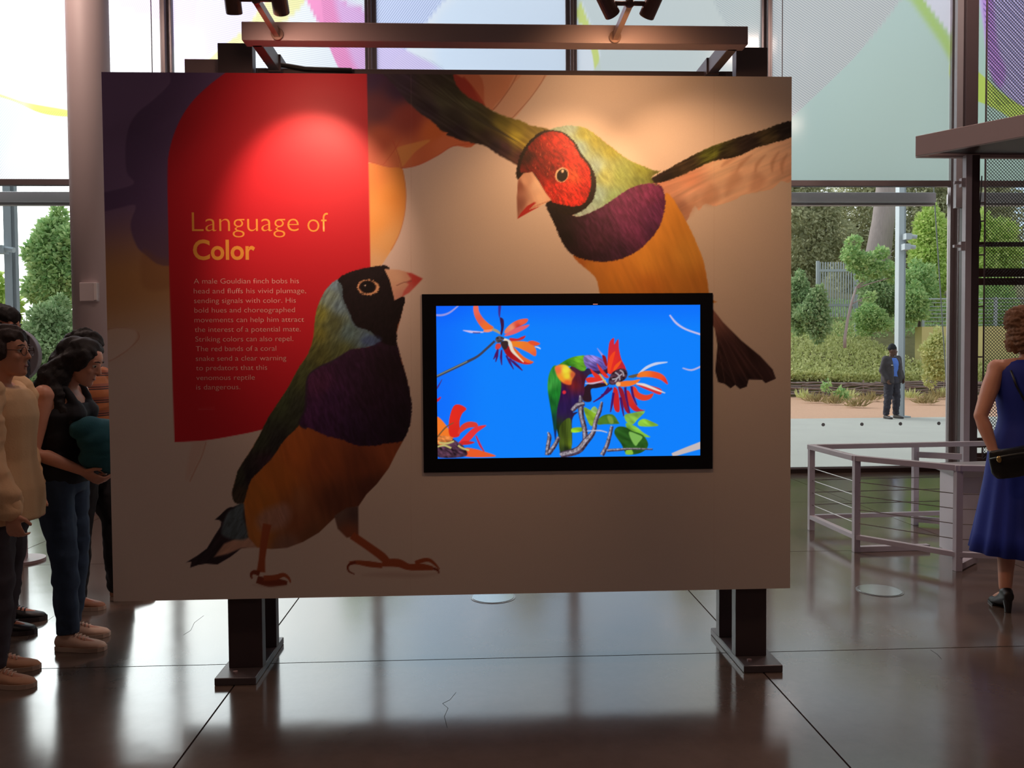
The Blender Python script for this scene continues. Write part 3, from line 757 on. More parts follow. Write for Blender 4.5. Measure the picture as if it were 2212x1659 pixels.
    P.poly(F2([(930, 560), (980, 490), (1080, 450), (1150, 480), (1150, 560), (1080, 620), (980, 660), (920, 640)]), st1((64, 40, 52), (20, 8, 5), .9), 1.3)
    for q_ in ([(1000, 500), (1050, 540), (1060, 600)], [(1060, 470), (1100, 500), (1110, 550)], [(960, 590), (1010, 580), (1050, 560)], [(1000, 620), (1040, 560), (1090, 520)]):
        P.stroke(F2(q_), 3, (170, 160, 170), 1)
    P.stroke(F2([(1170, 555), (1230, 550), (1330, 520)]), [3, 7, 5], (96, 84, 66), 1)
    P.stroke(F2([(1300, 520), (1400, 440), (1520, 390), (1670, 370)]), [3, 6, 6, 2], (196, 206, 236), 1)
    P.poly(F2([(1280, 560), (1320, 500), (1430, 480), (1560, 505), (1640, 560), (1675, 655), (1590, 600), (1500, 570), (1400, 560)]), idw([(1390, 806, (240, 120, 40)), (1425, 812, (236, 80, 40)), (1440, 828, (220, 50, 40))], 2), 1)
    P.poly(F2([(1020, 640), (1120, 610), (1220, 605), (1320, 590), (1260, 650), (1160, 680), (1060, 680)]), (240, 116, 40), 1)
    P.ell(F2([(1040, 650)])[0], 5, 5, (226, 190, 150), soft=1.4)
    P.poly(F2([(1270, 650), (1400, 660), (1560, 700), (1600, 740), (1570, 785), (1450, 740), (1330, 690)]), (214, 50, 50), 1)
    P.stroke(F2([(1270, 645), (1370, 660), (1500, 710), (1640, 765)]), [3, 6, 5, 1.5], (226, 214, 206), 1)
    P.poly(F2([(1215, 690), (1260, 690), (1310, 760), (1400, 790), (1490, 770), (1450, 840), (1350, 860), (1250, 810)]), (226, 66, 40), 1)
    P.poly(F2([(1140, 740), (1180, 740), (1220, 820), (1260, 900), (1320, 970), (1380, 985), (1260, 1000), (1180, 930), (1150, 850)]), idw([(1365, 860, (206, 50, 40)), (1385, 885, (196, 36, 40))], 2), 1)
    P.poly(F2([(980, 700), (1030, 720), (1055, 860), (1055, 1000), (1000, 990), (975, 880)]), (200, 36, 40), 1)
    P.poly(F2([(1040, 690), (1100, 720), (1140, 860), (1180, 1020), (1130, 990), (1080, 850)]), (150, 26, 44), 1)
    for q_ in ([(960, 700), (880, 770), (820, 790)], [(920, 690), (840, 800), (720, 880)], [(980, 760), (960, 900), (940, 1010)], [(1070, 820), (1090, 940), (1110, 1060)], [(1130, 690), (1140, 800), (1190, 1030)], [(1210, 680), (1230, 800), (1280, 920)]):
        P.stroke(F2(q_), [5, 5, 2], PUR, 1)
    # leaves
    for q_, c_ in (([(600, 950), (700, 990), (780, 1010), (760, 1100), (700, 1190), (640, 1100)], (130, 170, 40)), ([(690, 985), (735, 935), (785, 990), (760, 1030)], (150, 190, 110)), ([(770, 1120), (850, 1050), (970, 1040), (1040, 1130), (1040, 1160), (860, 1165), (780, 1170)], (70, 110, 36)),
                   ([(450, 1215), (570, 1205), (575, 1255), (450, 1270)], (146, 196, 40)), ([(1120, 1050), (1220, 1020), (1380, 1000), (1290, 1100), (1220, 1170), (1150, 1140)], (130, 180, 70)), ([(1300, 1130), (1370, 1095), (1470, 1130), (1555, 1180), (1440, 1195), (1310, 1185)], (136, 190, 60)),
                   ([(1140, 1150), (1260, 1190), (1360, 1270), (1450, 1330), (1300, 1310), (1170, 1240)], (120, 176, 60)), ([(990, 1280), (1030, 1200), (1130, 1200), (1220, 1250), (1350, 1300), (1420, 1400), (1400, 1480), (1300, 1540), (1150, 1545), (1080, 1420)], (40, 84, 30))):
        P.poly(F2(q_), st1(c_, (30, 20, 8), .25), 1)
    P.poly(F2([(1180, 1260), (1280, 1290), (1350, 1330), (1300, 1400), (1260, 1440), (1200, 1350)]), (124, 180, 84), 1.5)
    P.poly(F2([(1140, 1500), (1200, 1480), (1230, 1545), (1140, 1550)]), (140, 190, 60), 1.5)
    P.poly(F2([(900, 1060), (960, 1070), (980, 1150), (930, 1150)]), (120, 150, 60), 2)
    # branches
    BR, BRL = (66, 52, 70), (178, 170, 176)
    for q_, w_ in (([(560, 800), (560, 930), (570, 1060), (610, 1230), (620, 1380)], [5, 13, 11, 11, 12]), ([(835, 880), (800, 1000), (750, 1130), (720, 1270), (620, 1390), (520, 1500), (300, 1560)], [4, 9, 9, 10, 15, 16, 14]), ([(960, 1190), (930, 1320), (890, 1450), (830, 1560)], [7, 8, 9, 10]), ([(145, 1270), (160, 1330), (140, 1450), (130, 1560)], [4, 9, 9, 9]), ([(280, 1330), (230, 1430), (150, 1540)], [7, 9, 10]), ([(450, 990), (520, 920), (610, 900)], [9, 12, 8]), ([(900, 1500), (1050, 1490), (1200, 1480), (1480, 1485)], [6, 6, 4, 3])):
        P.stroke(F2(q_), w_, st1(BR, (70, 5, 3), .5), 1.2)
        P.stroke([(x - 1.5, y - 1) for x, y in F2(q_)], [x * .5 for x in w_], st1(BRL, (70, 4, 2.4), .5), 1.4, alpha=.75)
    P.stroke(F2([(640, 1250), (800, 1245), (900, 1270)]), [2, 3, 2], (190, 190, 206), 1)
    P.stroke(R_([(1850, 1250), (1950, 1215), (2070, 1175)]), [8, 12, 16], (196, 184, 186), 1.2)
    return P.linear()


def colour_grid(name, us, vs_, pos, paint, m, parent):
    """flat grid of points pos(i_u, i_v) in the world carrying the ink colour of the print"""
    X, Z = np.meshgrid(us, vs_)
    Xf, Zf = X.ravel(), Z.ravel()
    Pts = pos(Xf, Zf)
    pu, pv = proj_np(Pts[:, 0], Pts[:, 1], Pts[:, 2])
    col = paint(pu, pv)
    nx, nz_ = len(us), len(vs_)
    i = np.arange((nx - 1) * (nz_ - 1))
    r_, c_ = i // (nx - 1), i % (nx - 1)
    a = r_ * nx + c_
    faces = np.stack([a, a + 1, a + nx + 1, a + nx], 1).astype(np.int32)
    me = bpy.data.meshes.new(name)
    me.vertices.add(len(Pts)); me.vertices.foreach_set('co', Pts.astype(np.float32).ravel())
    me.loops.add(faces.size); me.loops.foreach_set('vertex_index', faces.ravel())
    me.polygons.add(len(faces)); me.polygons.foreach_set('loop_start', np.arange(0, faces.size, 4, dtype=np.int32))
    me.polygons.foreach_set('loop_total', np.full(len(faces), 4, dtype=np.int32))
    me.update(calc_edges=True)
    at = me.color_attributes.new('Ink', 'FLOAT_COLOR', 'POINT')
    at.data.foreach_set('color', np.concatenate([col, np.ones((len(col), 1))], 1).astype(np.float32).ravel())
    me.materials.append(m)
    return obj_from_mesh(name, me, parent)


INK = bpy.data.materials.new('printed_ink')
nt = NT(INK); q = G(nt)
b = q.n('ShaderNodeBsdfPrincipled'); o = q.n('ShaderNodeOutputMaterial'); q.l(b.outputs[0], o.inputs['Surface'])
a = q.n('ShaderNodeAttribute'); a.attribute_name = 'Ink'
nn = q.n('ShaderNodeTexNoise', i_Scale=420.0, i_Detail=2.0); t = q.n('ShaderNodeTexCoord'); q.l(t.outputs['Object'], nn.inputs['Vector'])
mr = q.n('ShaderNodeMapRange'); mr.inputs['To Min'].default_value = 0.94; mr.inputs['To Max'].default_value = 1.06
q.l(nn.outputs['Fac'], mr.inputs['Value'])
vm = q.n('ShaderNodeVectorMath', operation='SCALE'); q.l(a.outputs['Color'], vm.inputs[0]); q.l(mr.outputs[0], vm.inputs['Scale'])
q.l(vm.outputs[0], b.inputs['Base Color'])
b.inputs['Roughness'].default_value = 0.5
b.inputs['Specular IOR Level'].default_value = 0.4

# ------------------------------------------------------------------ the exhibit panel
YP = 3.92
PX0, PX1, PZ0, PZ1 = -1.696, 1.5013, 0.3784, 2.815
panel = empty('finch_exhibit', (0, 0, 0))
tag(panel, 'large freestanding exhibit panel printed with two finches and a red text tab, on steel posts', 'exhibit panel')
MB().box(PX0, PX1, YP + 0.0006, YP + 0.042, PZ0, PZ1).build('board', mat('panel_edge', rgb(196, 176, 168), 0.6), panel)
NXG, NZG = 690, 526
colour_grid('printed_graphic', np.linspace(PX0, PX1, NXG), np.linspace(PZ0, PZ1, NZG),
            lambda x, z: np.stack([x, np.full_like(x, YP), z], 1), paint_panel, INK, panel)


def text_line(s, u0, u1, vb, cap_px, m, name, offs=0.0, plane=YP - 0.0006):
    cu = bpy.data.curves.new(name, 'FONT')
    cu.body = s
    cu.size = 1.0
    cu.offset = offs
    cu.resolution_u = 4
    tmp = bpy.data.objects.new(name, cu)
    me = bpy.data.meshes.new_from_object(tmp)
    n = len(me.vertices)
    co = np.empty(n * 3, dtype=np.float32); me.vertices.foreach_get('co', co); co = co.reshape(-1, 3)
    x0, x1 = co[:, 0].min(), co[:, 0].max()
    p0, p1 = onY(u0, vb, plane), onY(u1, vb + (u1 - u0) * 0.0, plane)
    k = (p1.x - p0.x) / (x1 - x0)
    h = cap_px * plane / FPX / 0.73
    out_ = np.stack([p0.x + (co[:, 0] - x0) * k, np.full(n, plane), (p0.z + p1.z) / 2 + co[:, 1] * h], 1).astype(np.float32)
    me.vertices.foreach_set('co', out_.ravel())
    me.update()
    me.name = name
    me.materials.clear(); me.materials.append(m)
    bpy.data.objects.remove(tmp)
    return obj_from_mesh(name, me, panel)


TXT_Y = mat('heading_ink', rgb(250, 176, 72), 0.5)
TXT_P = mat('paragraph_ink', rgb(240, 196, 186), 0.5)
text_line('Language', 414.9, 645.5, 499.7, 43.5, TXT_Y, 'heading_lettering', -0.012)
text_line('of', 664.4, 709.1, 501.0, 43.5, TXT_Y, 'heading_lettering', -0.012)
text_line('Color', 417.2, 551.4, 560.1, 43.0, TXT_Y, 'heading_lettering', 0.022)
for s, u0, u1, vb in (("A male Gouldian finch bobs his", 418.7, 645.6, 612.3), ("head and fluffs his vivid plumage,", 418.7, 661, 633.5), ("sending signals with color. His", 419.3, 639, 654.3), ("bold hues and choreographed", 420, 637, 674.8),
                      ("movements can help him attract", 420, 656.6, 695.7), ("the interest of a potential mate.", 420.8, 649.4, 716.5), ("Striking colors can also repel.", 422.2, 633.4, 737.3), ("The red bands of a coral", 423, 596.7, 758.2), ("snake send a clear warning", 423, 618.4, 779),
                      ("to predators that this", 423.7, 577, 799.5), ("venomous reptile", 424.2, 550.4, 820.7), ("is dangerous.", 424.2, 519, 841.2)):
    text_line(s, u0, u1, vb, 11.5, TXT_P, 'paragraph_lettering', -0.012)

# posts, feet and top steelwork of the panel
for ul, ur, inner in ((470, 545, 1), (1590, 1658, -1)):
    x0 = onY(ul, 100, 3.97).x; x1 = onY(ur, 100, 3.97).x
    ztop = onY(ul if inner > 0 else ur, 93 if inner > 0 else 103, 3.97).z
    MB().box(x0, x1, 3.966, 4.03, 0.035, ztop).build('post', STEEL_DARK if False else mat('post_steel', rgb(74, 62, 66), 0.42, 0, 0.06, 6), panel, bevel=0.003)
    xr0, xr1 = (x1 - 0.05, x1 + 0.012) if inner > 0 else (x0 - 0.012, x0 + 0.05)
    MB().box(x0, x1, 4.24, 4.30, 0.035, ztop - 0.02).build('post', MATS['post_steel'], panel, bevel=0.003)
    MB().box(xr0 - 0.0, xr1, 4.03, 4.24, 0.6, 0.68).build('post_brace', MATS['post_steel'], panel)
    fx0, fx1 = (x0 - 0.03, x1 - 0.0) if inner > 0 else (x0 + 0.0, x1 + 0.035)
    MB().box(fx0, fx1, 3.84, 4.40, 0.0, 0.035).build('foot_plate', mat('foot_steel', rgb(96, 88, 92), 0.38, 0.2, 0.08, 8), panel, bevel=0.004)
    cm = (x0 + x1) / 2
    for yy in (3.9, 4.34):
        MB().disc((cm - 0.03, yy, 0.035), 0.012, 0.01, 6).build('bolt', STEEL, panel)
    # cantilever arm that carries the light beam
    ax = (onY(555, 115, 3.66).x if inner > 0 else onY(1583, 125, 3.66).x)
    MB().box(ax - 0.022, ax + 0.022, 3.66, 3.99, 2.845, 2.915).box(ax - 0.03, ax + 0.03, 3.97, 4.26, 2.84, 2.92).build('arm', STEEL_DARK, panel, bevel=0.003)
# rear board of the two-sided display and its top rail
MB().box(PX0 + 0.18, PX1 - 0.12, 4.305, 4.345, PZ0 + 0.02, PZ1 - 0.03).build('rear_board', mat('rear_board', rgb(120, 104, 100), 0.6), panel)
MB().box(PX0 + .2, PX1 - .14, 4.035, 4.30, 2.765, 2.78).build('shadow_cover', STEEL_DARK, panel)  # unseen cover added to block overhead light, so the boards shade the floor
MB().box(-1.02, 1.22, 4.02, 4.08, 2.83, 2.872).build('top_rail', STEEL_DARK, panel, bevel=0.003)
c0, c1 = onY(402, 131, 4.06), onY(470, 160, 4.06)
MB().box(c0.x, c1.x + 0.02, 4.035, 4.12, c1.z - 0.04, c0.z).build('side_bracket', STEEL, panel, bevel=0.003)
b0, b1 = onY(524, 72, 3.62), onY(1613, 122, 3.62)
BEAMZ0, BEAMZ1 = 2.845, 2.923
MB().box(b0.x, b1.x, 3.60, 3.68, BEAMZ0, BEAMZ1).build('light_beam', STEEL, panel, bevel=0.004)
MB().tube([onY(570, 128, 3.95), onY(590, 138, 3.97), onY(625, 143, 4.0), onY(660, 149, 4.0), onY(760, 152, 4.0)], 0.011).build('power_cable', RUBBER, panel, smooth=True)


# ------------------------------------------------------------------ lamps on the light beam
def beam_lamp(u_base, label, heads, warm, energies):
    base = onY(u_base, 98, 3.598)
    root = empty('exhibit_spotlight', (base.x, 3.598, 2.868))
    tag(root, label, 'spotlight', 'spotlights on the panel beam')
    L = 0.345
    MB().bar((0, -0.006, 0), (0, -L, 0.0), 0.022, 0.03).disc((0, -0.012, 0), 0.026, 0.012, 16, 'Y').build('stem', BRONZE, root)
    MB().ball((0, -L, 0.0), 0.019, 14, 10).build('knuckle', BRONZE, root, smooth=True)
    MB().tube([(-0.075, -L, 0.0), (0.075, -L, 0.0)], 0.009, 10).build('crossbar', BRONZE, root, smooth=True)
    spill = energies[2]
    lamp('spot_spill', 'SPOT', (base.x, 3.598 - L + .02, 2.80), spill, warm[0], (base.x + (.25 if base.x < 0 else .05), YP, 2.45), spot_size=math.radians(140), spot_blend=1.0, shadow_soft_size=0.06)
    for sx, tgt, en, an in zip((-1, 1), heads, energies[:2], warm):
        c = Vector((sx * 0.088, -L, 0.0))
        wpos = Vector((base.x, 3.598, 2.868)) + c
        d = (Vector(tgt) - wpos).normalized()
        r_ = 0.031
        hb = MB()
        prof = [(-0.055, 0.6), (-0.053, 0.95), (-0.045, 1.0), (0.05, 1.0), (0.052, 0.93), (0.046, 0.86)]
        hb.tube([c + d * a_ for a_, _ in prof], [r_ * k_ for _, k_ in prof], 20)
        ho = hb.build('lamp_head', BRONZE, root, smooth=False)
        glow = mat_emit('lamp_glass', (1.0, 0.75, 0.5), 25)
        MB().disc(c + d * 0.0465, r_ * 0.8, 0.001, 16).build('lens', glow, ho) if False else None
        lb = MB(); lb.tube([c + d * 0.0470, c + d * 0.0485], r_ * 0.82, 16)
        lb.build('lens', glow, ho)
        lamp('spot_beam', 'SPOT', wpos + d * 0.06, en[0], an, tgt, spot_size=math.radians(en[1]), spot_blend=en[2], shadow_soft_size=0.02)


def mat_emit(name, color, strength):
    if name in MATS:
        return MATS[name]
    m = bpy.data.materials.new(name)
    nt_ = NT(m); q_ = G(nt_)
    e = q_.n('ShaderNodeEmission'); o_ = q_.n('ShaderNodeOutputMaterial')
    e.inputs['Color'].default_value = (*color, 1); e.inputs['Strength'].default_value = strength
    q_.l(e.outputs[0], o_.inputs['Surface'])
    MATS[name] = m
    return m


SPW = (1.0, 0.55, 0.27)
SPR = (1.0, 0.6, 0.42)
beam_lamp(600, 'twin-headed bronze spotlight over the red tab, on the left part of the beam', [(-0.95, YP, 1.75), (-0.75, YP, 2.22)], [SPR, SPR], [(6, 95, 1.0), (44, 60, .7), 9])
beam_lamp(1328, 'twin-headed bronze spotlight over the flying finch, on the right part of the beam', [(1.14, YP, 2.1), (0.36, YP, 2.1)], [SPW, SPW], [(28, 72, .9), (28, 72, .9), 13])

# ------------------------------------------------------------------ monitor
s0, s1 = onY(911, 634, YP - 0.012), onY(1540, 1013, YP - 0.012)
e0, e1 = onY(942, 661, YP - 0.009), onY(1513, 984, YP - 0.009)
mon = empty('video_monitor', ((s0.x + s1.x) / 2, YP, s1.z))
tag(mon, 'black flat monitor showing a lorikeet feeding on red blossoms, mounted on the finch panel', 'monitor')
mo = mon.location


def MBat(o_):
    class L(MB):
        def build(self, *a_, **k_):
            self.v = [(p[0] - o_[0], p[1] - o_[1], p[2] - o_[2]) for p in self.v]
            return MB.build(self, *a_, **k_)
    return L()


BEZ = mat('monitor_bezel', rgb(13, 13, 20), 0.28, 0, 0.05, 20)
fb = MBat(mo)
yb0, yb1 = YP - 0.0065, YP - 0.0008
zt, zb = (s0.z + onY(1540, 634, YP - .012).z) / 2, s1.z
fb.box(s0.x, s1.x, yb0, yb1, e0.z, zt).box(s0.x, s1.x, yb0, yb1, zb, e1.z).box(s0.x, e0.x, yb0, yb1, e1.z, e0.z).box(e1.x, s1.x, yb0, yb1, e1.z, e0.z)
fb.build('bezel', BEZ, mon)
MBat(mo).box(e0.x, e1.x, YP - 0.004, YP - 0.0012, e1.z, e0.z).build('screen_back', BLACK, mon)
MBat(mo).box(onY(1281, 656, yb0).x, onY(1291, 656, yb0).x, yb0 - 0.001, yb0 + 0.001, e0.z + 0.0035, e0.z + 0.0065).build('indicator_light', mat_emit('indicator', (1, .35, .3), 0.8), mon)
SCRM = bpy.data.materials.new('lit_screen')
nt = NT(SCRM); q = G(nt)
a = q.n('ShaderNodeAttribute'); a.attribute_name = 'Ink'
e = q.n('ShaderNodeEmission'); q.l(a.outputs['Color'], e.inputs['Color']); e.inputs['Strength'].default_value = 1.0
gl_ = q.n('ShaderNodeBsdfGlossy'); gl_.inputs['Roughness'].default_value = 0.25; gl_.inputs['Color'].default_value = (.02, .02, .02, 1)
ad = q.n('ShaderNodeAddShader'); q.l(e.outputs[0], ad.inputs[0]); q.l(gl_.outputs[0], ad.inputs[1])
o = q.n('ShaderNodeOutputMaterial'); q.l(ad.outputs[0], o.inputs['Surface'])
so = colour_grid('screen', np.linspace(e0.x, e1.x, 400), np.linspace(e1.z, e0.z, 230),
                 lambda x, z: np.stack([x, np.full_like(x, YP - 0.005), z], 1), paint_screen, SCRM, None)
so.parent = mon
so.data.transform(Matrix.Translation(-Vector(mo)))
# ------------------------------------------------------------------ glazed wall: mullions, clear panes, printed frosted panes
MC = [onY(u_, 80, YW).x for u_ in (360, 801, 1233.5, 1655, 2066)]
sp_ = (MC[-1] - MC[0]) / 4
MX = [MC[0] - 3 * sp_, MC[0] - 2 * sp_, MC[0] - sp_] + MC + [MC[-1] + sp_, MC[-1] + 2 * sp_]
ZT0, ZT1 = onY(1880, 403, YW).z, onY(1880, 390.5, YW).z
ZSILL = 0.075


def glass_mat():
    m = bpy.data.materials.new('clear_glass')
    q_ = G(NT(m))
    tr = q_.n('ShaderNodeBsdfTransparent'); tr.inputs['Color'].default_value = (.93, .96, .94, 1)
    gs = q_.n('ShaderNodeBsdfGlossy'); gs.inputs['Roughness'].default_value = 0.02
    fr = q_.n('ShaderNodeFresnel'); fr.inputs['IOR'].default_value = 1.5
    mxs = q_.n('ShaderNodeMixShader'); o_ = q_.n('ShaderNodeOutputMaterial')
    q_.l(fr.outputs[0], mxs.inputs[0]); q_.l(tr.outputs[0], mxs.inputs[1]); q_.l(gs.outputs[0], mxs.inputs[2]); q_.l(mxs.outputs[0], o_.inputs['Surface'])
    return m


def frost_mat():
    """acid-etched glass with a printed tint (Ink) and printed hatch lines (Phase, Hatch)"""
    m = bpy.data.materials.new('printed_frosted_glass')
    q_ = G(NT(m))
    ink = q_.n('ShaderNodeAttribute'); ink.attribute_name = 'Ink'
    ph = q_.n('ShaderNodeAttribute'); ph.attribute_name = 'Phase'
    ha = q_.n('ShaderNodeAttribute'); ha.attribute_name = 'Hatch'
    sn = q_.n('ShaderNodeMath', operation='SINE'); q_.l(ph.outputs['Fac'], sn.inputs[0])
    ln = q_.n('ShaderNodeMapRange'); ln.inputs['From Min'].default_value = 0.1; ln.inputs['From Max'].default_value = 0.7
    q_.l(sn.outputs[0], ln.inputs['Value'])
    mu = q_.n('ShaderNodeMath', operation='MULTIPLY'); q_.l(ln.outputs[0], mu.inputs[0]); q_.l(ha.outputs['Fac'], mu.inputs[1])
    mi = q_.n('ShaderNodeMix', data_type='RGBA'); q_.l(mu.outputs[0], mi.inputs[0]); q_.l(ink.outputs['Color'], mi.inputs[6])
    dk = q_.n('ShaderNodeMix', data_type='RGBA', blend_type='MULTIPLY'); dk.inputs[0].default_value = 1.0
    q_.l(ink.outputs['Color'], dk.inputs[6]); dk.inputs[7].default_value = (.42, .46, .56, 1)
    q_.l(dk.outputs[2], mi.inputs[7])
    tl = q_.n('ShaderNodeBsdfTranslucent'); q_.l(mi.outputs[2], tl.inputs['Color'])
    rf = q_.n('ShaderNodeBsdfRefraction'); rf.inputs['IOR'].default_value = 1.22; rf.inputs['Roughness'].default_value = 0.62; q_.l(mi.outputs[2], rf.inputs['Color'])
    gs = q_.n('ShaderNodeBsdfGlossy'); gs.inputs['Roughness'].default_value = 0.12; gs.inputs['Color'].default_value = (.9, .9, .9, 1)
    m1 = q_.n('ShaderNodeMixShader'); m1.inputs[0].default_value = 0.45; q_.l(tl.outputs[0], m1.inputs[1]); q_.l(rf.outputs[0], m1.inputs[2])
    m2 = q_.n('ShaderNodeMixShader'); m2.inputs[0].default_value = 0.045; q_.l(m1.outputs[0], m2.inputs[1]); q_.l(gs.outputs[0], m2.inputs[2])
    o_ = q_.n('ShaderNodeOutputMaterial'); q_.l(m2.outputs[0], o_.inputs['Surface'])
    return m


GLASS, FROST = glass_mat(), frost_mat()
DOTM = bpy.data.materials.new('etched_dot')
nt = NT(DOTM); q = G(nt)
t1_ = q.n('ShaderNodeBsdfTranslucent'); t1_.inputs['Color'].default_value = (.36, .36, .38, 1)
d1_ = q.n('ShaderNodeBsdfDiffuse'); d1_.inputs['Color'].default_value = (.5, .5, .5, 1)
m1_ = q.n('ShaderNodeMixShader'); q.l(t1_.outputs[0], m1_.inputs[1]); q.l(d1_.outputs[0], m1_.inputs[2]); m1_.inputs[0].default_value = .4
o = q.n('ShaderNodeOutputMaterial'); q.l(m1_.outputs[0], o.inputs['Surface'])


def paint_frost(U, V):
    """printed tint of the upper panes; returns ink colour, hatch phase and hatch strength"""
    P = Painter(U, V, (236, 238, 238))
    u, v = P.U, P.V
    ph = np.zeros(len(u)); ha = np.zeros(len(u))

    def hatch(pts, ang, per, s, fade=None):
        PP = spline(pts, 5)
        idx = np.nonzero((u > PP[:, 0].min()) & (u < PP[:, 0].max()) & (v > PP[:, 1].min()) & (v < PP[:, 1].max()))[0]
        if not len(idx): return
        d = P.sdf(PP, idx)
        k = idx[d < 0]
        a_ = math.radians(ang)
        ph[k] = (-u[k] * math.sin(a_) + v[k] * math.cos(a_)) / per * 2 * PI
        ha[k] = s

    far = -900
    # first bay, left of the column
    hatch([(-300, far), (155, far), (160, 40), (60, 120), (-40, 200), (-300, 200)], -45, 4.2, .35)
    P.poly([(-300, far), (240, far), (160, 0), (60, 60), (-60, 90), (-300, 60)], (214, 212, 244), 30, alpha=.7)
    P.poly([(-300, 120), (-80, 178), (0, 203), (60, 222), (155, 240), (155, 252), (90, 245), (20, 216), (-80, 190), (-300, 135)], (206, 222, 70), 1.5)
    hatch([(-300, 140), (0, 205), (70, 235), (155, 250), (120, 330), (80, 392), (-300, 392)], -52, 4.2, .5)
    P.poly([(-300, 140), (0, 205), (60, 230), (10, 330), (-40, 392), (-300, 392)], (196, 222, 220), 20, alpha=.6)
    # bay right of the column
    P.poly([(180, far), (420, far), (420, 72), (346, 45), (290, 26), (238, 4), (180, -20)], (232, 190, 232), 2, alpha=.8)
    hatch([(180, far), (346, far), (346, 20), (300, 90), (180, 110)], -66, 4.0, .4)
    # third bay
    P.poly([(366, far), (660, far), (640, -60), (560, 20), (530, 75), (480, 100), (366, 66)], (222, 206, 244), 2, alpha=.8)
    hatch([(366, far), (660, far), (640, -60), (560, 20), (530, 75), (480, 100), (366, 66)], 12, 4.0, .35)
    P.poly([(640, -60), (660, 0), (600, 60), (540, 110), (440, 150), (470, 110), (530, 60), (575, 0)], (238, 226, 120), 3, alpha=.8)
    hatch([(590, -100), (662, 0), (735, 152), (480, 152), (540, 80)], 8, 4.0, .4)
    P.poly([(600, -160), (640, -50), (662, 0), (700, 75), (735, 152), (760, 152), (800, 152), (800, 36), (740, 0), (680, -80), (640, -260)], (240, 116, 176), 1.6)
    P.poly([(720, -20), (740, 0), (800, 36), (800, 152), (772, 152), (740, 70)], (224, 170, 226), 10, alpha=.8)
    hatch([(700, -200), (800, -200), (800, 152), (745, 152), (700, 60)], 30, 4.0, .55)
    # middle bay
    hatch([(808, far), (1400, far), (1080, -150), (960, 0), (900, 75), (860, 120), (808, 90)], -55, 4.4, .65)
    P.poly([(808, far), (1400, far), (1080, -150), (960, 0), (900, 75), (860, 120), (808, 90)], (206, 214, 246), 2, alpha=.9)
    P.poly([(808, 60), (880, 110), (960, 152), (1000, 200), (808, 200)], (226, 196, 240), 5, alpha=.9)
    hatch([(808, 90), (880, 110), (960, 152), (808, 180)], 35, 4.0, .4)
    P.poly([(940, 60), (1000, -20), (1222, -200), (1222, 200), (980, 200)], (214, 230, 246), 20, alpha=.7)
    # fourth bay
    P.poly([(1236, -60), (1255, 5), (1280, 70), (1294, 120), (1300, 200), (1290, 200), (1280, 120), (1262, 66), (1236, 20)], (214, 224, 92), 2)
    P.poly([(1240, -60), (1258, 5), (1284, 70), (1297, 120), (1300, 200), (1650, 200), (1650, -900), (1240, -900)], (206, 214, 204), 3, alpha=.9)
    hatch([(1460, -200), (1560, 40), (1650, 180), (1650, -200)], 32, 4.0, .5)
    # fifth bay
    dg = [(1660, 300), (1710, 254), (1760, 208), (1820, 150), (1860, 108), (1945, 0), (2010, -120), (2100, -900), (1660, -900)]
    P.poly([(1660, 400), (1660, -900), (2060, -900), (2060, 400)], (184, 212, 200), 2, smooth=False)
    P.poly(dg, (212, 212, 206), 1.5, alpha=.95)
    hatch(dg, 34, 4.6, .62)
    P.poly([(1880, -300), (1990, -20), (2053, 82), (2060, 140), (2030, 90), (1975, 10), (1930, -60)], (166, 206, 82), 9, alpha=.9)
    P.poly([(1880, -420), (1996, 0), (2056, 78), (2060, -420)], (232, 228, 240), 1.5, smooth=False)
    # sixth bay, behind the mesh screen
    P.poly([(2070, -900), (2700, -900), (2700, 400), (2070, 400)], (176, 214, 196), 2, smooth=False)
    P.poly([(2070, -600), (2125, 60), (2140, 160), (2180, 210), (2240, 240), (2400, 250), (2700, 200), (2700, -900)], (206, 186, 244), 2)
    P.poly([(2090, -400), (2125, 40), (2138, 150), (2160, 190), (2172, 150), (2150, 60), (2130, -300)], (206, 120, 236), 6, alpha=.8)
    P.poly([(2060, 120), (2125, 165), (2170, 205), (2230, 238), (2330, 262), (2330, 290), (2230, 280), (2150, 235), (2060, 190)], (190, 222, 60), 1.6)
    hatch([(2125, -400), (2400, -400), (2400, 240), (2200, 225), (2140, 165)], 48, 8.0, .9)
    P.c = P.c * .72 + np.array((240, 241, 240), dtype=np.float32) * .28
    pane_dim = .68 - .03 * ss(340, 900, u)          # brightness of the panes set through their tint, dimmed towards the right
    return P.linear() * pane_dim[:, None], ph, ha


def frost_pane(x0, x1, z0, z1, parent):
    us = np.linspace(x0, x1, 210); zs = np.concatenate([np.linspace(z0, 5.4, 180), np.linspace(5.45, z1, 30)])
    keep = {}

    def pnt(U, V):
        c_, p_, h_ = paint_frost(U, V)
        keep['p'], keep['h'] = p_, h_
        return c_
    ob = colour_grid('frosted_pane', us, zs, lambda x, z: np.stack([x, np.full_like(x, YW + 0.02), z], 1), pnt, FROST, parent)
    for nm, k in (('Phase', 'p'), ('Hatch', 'h')):
        at = ob.data.attributes.new(nm, 'FLOAT', 'POINT')
        at.data.foreach_set('value', keep[k].astype(np.float32))
    return ob


